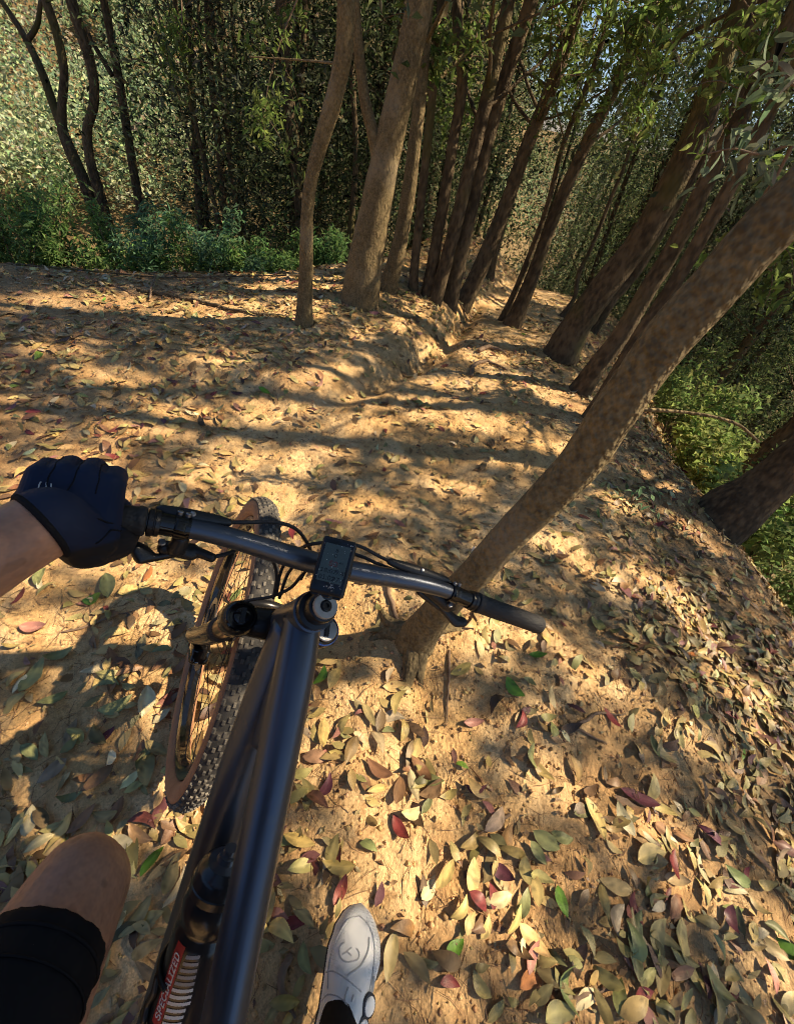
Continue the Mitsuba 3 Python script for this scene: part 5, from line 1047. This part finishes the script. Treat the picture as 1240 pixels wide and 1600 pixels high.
keep = rl.uniform(0, 1.0, len(x)) < .82 * density(x, y) * (1 - .50 * ((x > .1) & (y < .75) & (x < 1.3))); x, y = x[keep], y[keep]
d_ = shapely.distance(shapely.points(x, y), RIDGE); keep = d_ < 2.2; x, y = x[keep], y[keep]
n = len(x)
yaw = rl.uniform(0, 2 * np.pi, n); L = .040 + .046 * rl.uniform(0, 1, n) ** 1.3; Wd = L * rl.uniform(.30, .46, n)
ci = rl.choice(len(PAL), n, p=PRB); base = np.array([COL[p] for p in PAL])[ci]
age = rl.uniform(0, 1, (n, 1)); base = base * (1 - .35 * age) + np.array([.20, .125, .06]) * .35 * age
base = base * (1 + rl.normal(0, .22, (n, 1))) * (1 + rl.normal(0, .06, (n, 3)))
pos = np.column_stack([x, y, hz(x, y)]); px, dep = to_px(pos)
size = L * F / np.maximum(dep, .1); inside = (dep > .1) & (px[:, 0] > 10) & (px[:, 0] < 1230) & (px[:, 1] > 430) & (px[:, 1] < 1590)
# what the bicycle and the rider hide
hide = ((np.abs(px[:, 0] - np.interp(px[:, 1], [960, 1600], [470, 350])) < 62) & (px[:, 1] > 940)) | ((px[:, 0] < 215) & (px[:, 1] > 1330)) | ((px[:, 0] < 200) & (px[:, 1] > 725) & (px[:, 1] < 900)) | ((px[:, 1] > 1330) & (px[:, 0] > 215) & (px[:, 0] < 420) & (px[:, 0] > 470 - (px[:, 1] - 1000) * .42)) | ((np.abs(px[:, 0] - 548) < 52) & (px[:, 1] > 1410))
order = np.argsort(-(size * inside * ~hide)); one = np.zeros(n, bool); one[order[:300 - len(SHOWN)]] = True
V, f, C = litter(x[~one], y[~one], yaw[~one], L[~one], Wd[~one], base[~one], rl, 5, tilt=.26, curl=.8)
me, cc_ = to_mesh(V, f, C); put('leaf_litter', me, 'litter', True, cc_); tag('leaf_litter', 'dry fallen leaves strewn over the trail and its edges', 'leaves', kind='stuff')
def zone(p):
    X_, Y_ = p
    if Y_ < 720: return 'on the plateau beyond the handlebar'
    if X_ < 330: return 'left of the front wheel'
    if X_ > 930 and Y_ < 1230: return 'on the litter-covered right-hand slope'
    if X_ > 900: return 'in the lower right part of the picture'
    if Y_ < 1000: return 'beyond the handlebar on the trail'
    return 'on the sand right of the top tube'
WORD = {'olive': 'olive', 'yellow': 'yellow', 'pale': 'pale straw-coloured', 'green': 'dull green', 'brown': 'brown', 'pink': 'pinkish', 'red': 'dark red', 'purple': 'purple', 'dark': 'blackish', 'orange': 'orange', 'bright_green': 'bright green'}
def one_leaf(x, y, yaw, L, Wd, col, label, group, curl=1.0):
    V, f, C = litter(np.array([x]), np.array([y]), np.array([yaw]), np.array([L]), np.array([Wd]), np.array([col]), rl, 9, tilt=.24, curl=curl, lift=.007)
    key = new('fallen_leaf'); me, c = to_mesh(V, f, C); put(key, me, 'litter', True, c); tag(key, label, 'leaf', group)
for X_, Y_, l, ang, cn, lab in SHOWN:
    g = ground_hit((X_, Y_)); a = math.radians(ang)
    e = ground_hit((X_ + l * .5 * math.cos(a), Y_ - l * .5 * math.sin(a))); w0 = ground_hit((X_ - l * .5 * math.cos(a), Y_ + l * .5 * math.sin(a)))
    dd = (e - w0)[:2]; ll = min(max(float(np.hypot(*dd)), .03), .115)
    one_leaf(g[0], g[1], math.atan2(dd[1], dd[0]), ll, ll * rl.uniform(.36, .5), np.array(COL[cn]) * rl.uniform(.9, 1.15), lab, None, .75)
for i_ in np.where(one)[0]:
    cn = PAL[ci[i_]]; zn = zone(px[i_])
    one_leaf(x[i_], y[i_], yaw[i_], L[i_], Wd[i_], base[i_], 'dry %s fallen leaf %s' % (WORD[cn], zn), '%s fallen leaves %s' % (WORD[cn], zn))
# crumbled bits of leaf between the whole ones
n = 16000
x2, y2 = rl.uniform(-3.2, 2.6, n), rl.uniform(-.7, 4.5, n); k_ = rl.uniform(0, 1, n) < .35 + .8 * density(x2, y2); x2, y2 = x2[k_], y2[k_]; n = len(x2)
L2 = rl.uniform(.008, .026, n); bc = np.array([[.20, .115, .055], [.27, .17, .085], [.14, .075, .04], [.30, .24, .12]])[rl.integers(0, 4, n)] * (1 + rl.normal(0, .2, (n, 1)))
V, f, C = litter(x2, y2, rl.uniform(0, 6.28, n), L2, L2 * rl.uniform(.3, .7, n), bc, rl, 3, .35, 1.0, .002)
me, cc_ = to_mesh(V, f, C); put('leaf_crumbs', me, 'litter', False, cc_); tag('leaf_crumbs', 'crumbled brown bits of dead leaf on the sand', 'leaves', kind='stuff')
# needles
n = 17000
x = rl.uniform(-2.5, 2.4, n); y = rl.uniform(-.6, 3.2, n); keep = rl.uniform(0, 1, n) < meshkit.noise(np.column_stack([x * 2.2, y * 2.2, 0 * x]), 81) ** 1.5 * 1.3; x, y = x[keep], y[keep]; n = len(x)
a = rl.uniform(0, 6.28, n); l = rl.uniform(.03, .085, n); d = np.column_stack([np.cos(a), np.sin(a)]); s = np.column_stack([-d[:, 1], d[:, 0]]) * .00075
bend = rl.normal(0, .10, n) * l
V = []
for t, wv in ((-.5, .6), (0, 1.0), (.5, .4)):
    cxy = np.column_stack([x, y]) + d * (l * t)[:, None] + s / .00075 * (bend * (1 - 4 * t * t))[:, None]
    for sg in (-1, 1):
        p = cxy + sg * s * wv; V.append(np.column_stack([p, hz(cxy[:, 0], cxy[:, 1]) + .005 + rl.uniform(0, .006, n) * (t + .6)]))
V = np.stack(V, 1); f = np.array([[0, 2, 3], [0, 3, 1], [2, 4, 5], [2, 5, 3]])
C = np.array([.21, .115, .055]) * rl.uniform(.5, 1.7, (n, 1, 1)) * np.ones((n, 6, 3))
put('pine_needles', (V.reshape(-1, 3), (np.arange(n)[:, None, None] * 6 + f).reshape(-1, 3)), 'needle', False, np.clip(C, 0, .8).reshape(-1, 3)); tag('pine_needles', 'thin brown needles scattered over the sand', 'needles', kind='stuff')
# crumbs and pebbles
n = 20000
x = np.concatenate([rl.uniform(-2.6, 2.4, n), rl.normal(.4, .7, n // 2)]); y = np.concatenate([rl.uniform(-.6, 4.2, n), rl.normal(.6, .6, n // 2)]); n = len(x)
r = .0016 + .0075 * rl.uniform(0, 1, n) ** 4.5
v0 = np.array([[1, 0, 0], [-1, 0, 0], [0, 1, 0], [0, -1, 0], [0, 0, 1.0], [0, 0, -1]]); f0 = np.array([[0, 2, 4], [2, 1, 4], [1, 3, 4], [3, 0, 4], [2, 0, 5], [1, 2, 5], [3, 1, 5], [0, 3, 5]])
V = v0[None] * (1 + rl.normal(0, .22, (n, 6, 1))) * rl.uniform(.6, 1.2, (n, 1, 3)) * r[:, None, None] + np.column_stack([x, y, hz(x, y) + r * .25])[:, None]
C = np.array([.46, .31, .15]) * rl.uniform(.55, 1.35, (n, 1, 1)) * (1 + rl.normal(0, .05, (n, 1, 3))) * np.ones((n, 6, 3))
put('soil_crumbs', (V.reshape(-1, 3), (np.arange(n)[:, None, None] * 6 + f0).reshape(-1, 3)), 'pebble', True, np.clip(C, 0, .8).reshape(-1, 3)); tag('soil_crumbs', 'sandy crumbs and small pebbles on the trail', 'pebbles', kind='stuff')
# sticks and roots, each along pixels on the ground
def stick(pts, r, label, name='fallen_twig', cat='twig', lift=.006, mat='twig'):
    P3 = np.array([ground_hit(p) for p in pts]); s = spline(P3, 26); s[:, 2] = hz(s[:, 0], s[:, 1]) + lift
    s += np.column_stack([meshkit.fbm(s * 30, 2, 5) - .5, meshkit.fbm(s * 30, 2, 6) - .5, 0 * s[:, 0]]) * .012
    key = new(name); put(key, tube(s, np.interp(np.linspace(0, 1, 26), [0, .1, .6, 1], [r * .7, r, r * .8, r * .35]), 7, bump=lambda p: .5 * (meshkit.fbm(p * 90, 2, 7) - .5)), mat); tag(key, label, cat)
stick([(702, 1018), (700, 1070), (697, 1130)], .0045, 'dark straight twig on the sand below the right brake lever')
stick([(795, 1272), (768, 1290), (748, 1306)], .0045, 'grey twig lying in the shade above the leaf heap')
stick([(862, 1143), (905, 1143), (945, 1163)], .006, 'thin grey root surfacing on the sand at the right', 'exposed_root', 'root')
stick([(898, 1135), (930, 1118), (975, 1116)], .006, 'forked thin root just above the other one on the sand', 'exposed_root', 'root')
stick([(606, 915), (612, 945), (622, 975), (632, 1000)], .010, 'pale root below the shifter at the foot of the big leaning tree', 'exposed_root', 'root')
stick([(745, 552), (765, 545), (790, 556)], .022, 'dark arched root across the middle of the trail', 'exposed_root', 'root', .02)
stick([(735, 590), (742, 572), (760, 566), (790, 580)], .020, 'pale gnarled root below the arched one on the trail', 'exposed_root', 'root', .015)
stick([(236, 472), (240, 450), (246, 435)], .008, 'pale bare twig sticking up on the plateau', lift=.03)
stick([(215, 455), (300, 470), (390, 490), (450, 497)], .018, 'long dark fallen branch across the plateau', 'fallen_branch', 'branch', .012, 'bark_dark')
stick([(255, 424), (330, 437), (420, 436), (470, 432)], .014, 'grey fallen branch along the rim of the plateau', 'fallen_branch', 'branch', .012, 'bark_dark')
stick([(150, 440), (190, 452), (225, 470)], .006, 'thin twig on the left of the plateau')
stick([(455, 1490), (440, 1530), (462, 1590)], .009, 'brown stick left of the white shoe')
stick([(870, 1600), (890, 1565), (960, 1545)], .008, 'grey curved stick near the bottom edge of the picture')
stick([(100, 990), (150, 975), (215, 955)], .004, 'fine twig across the shadow left of the front wheel')
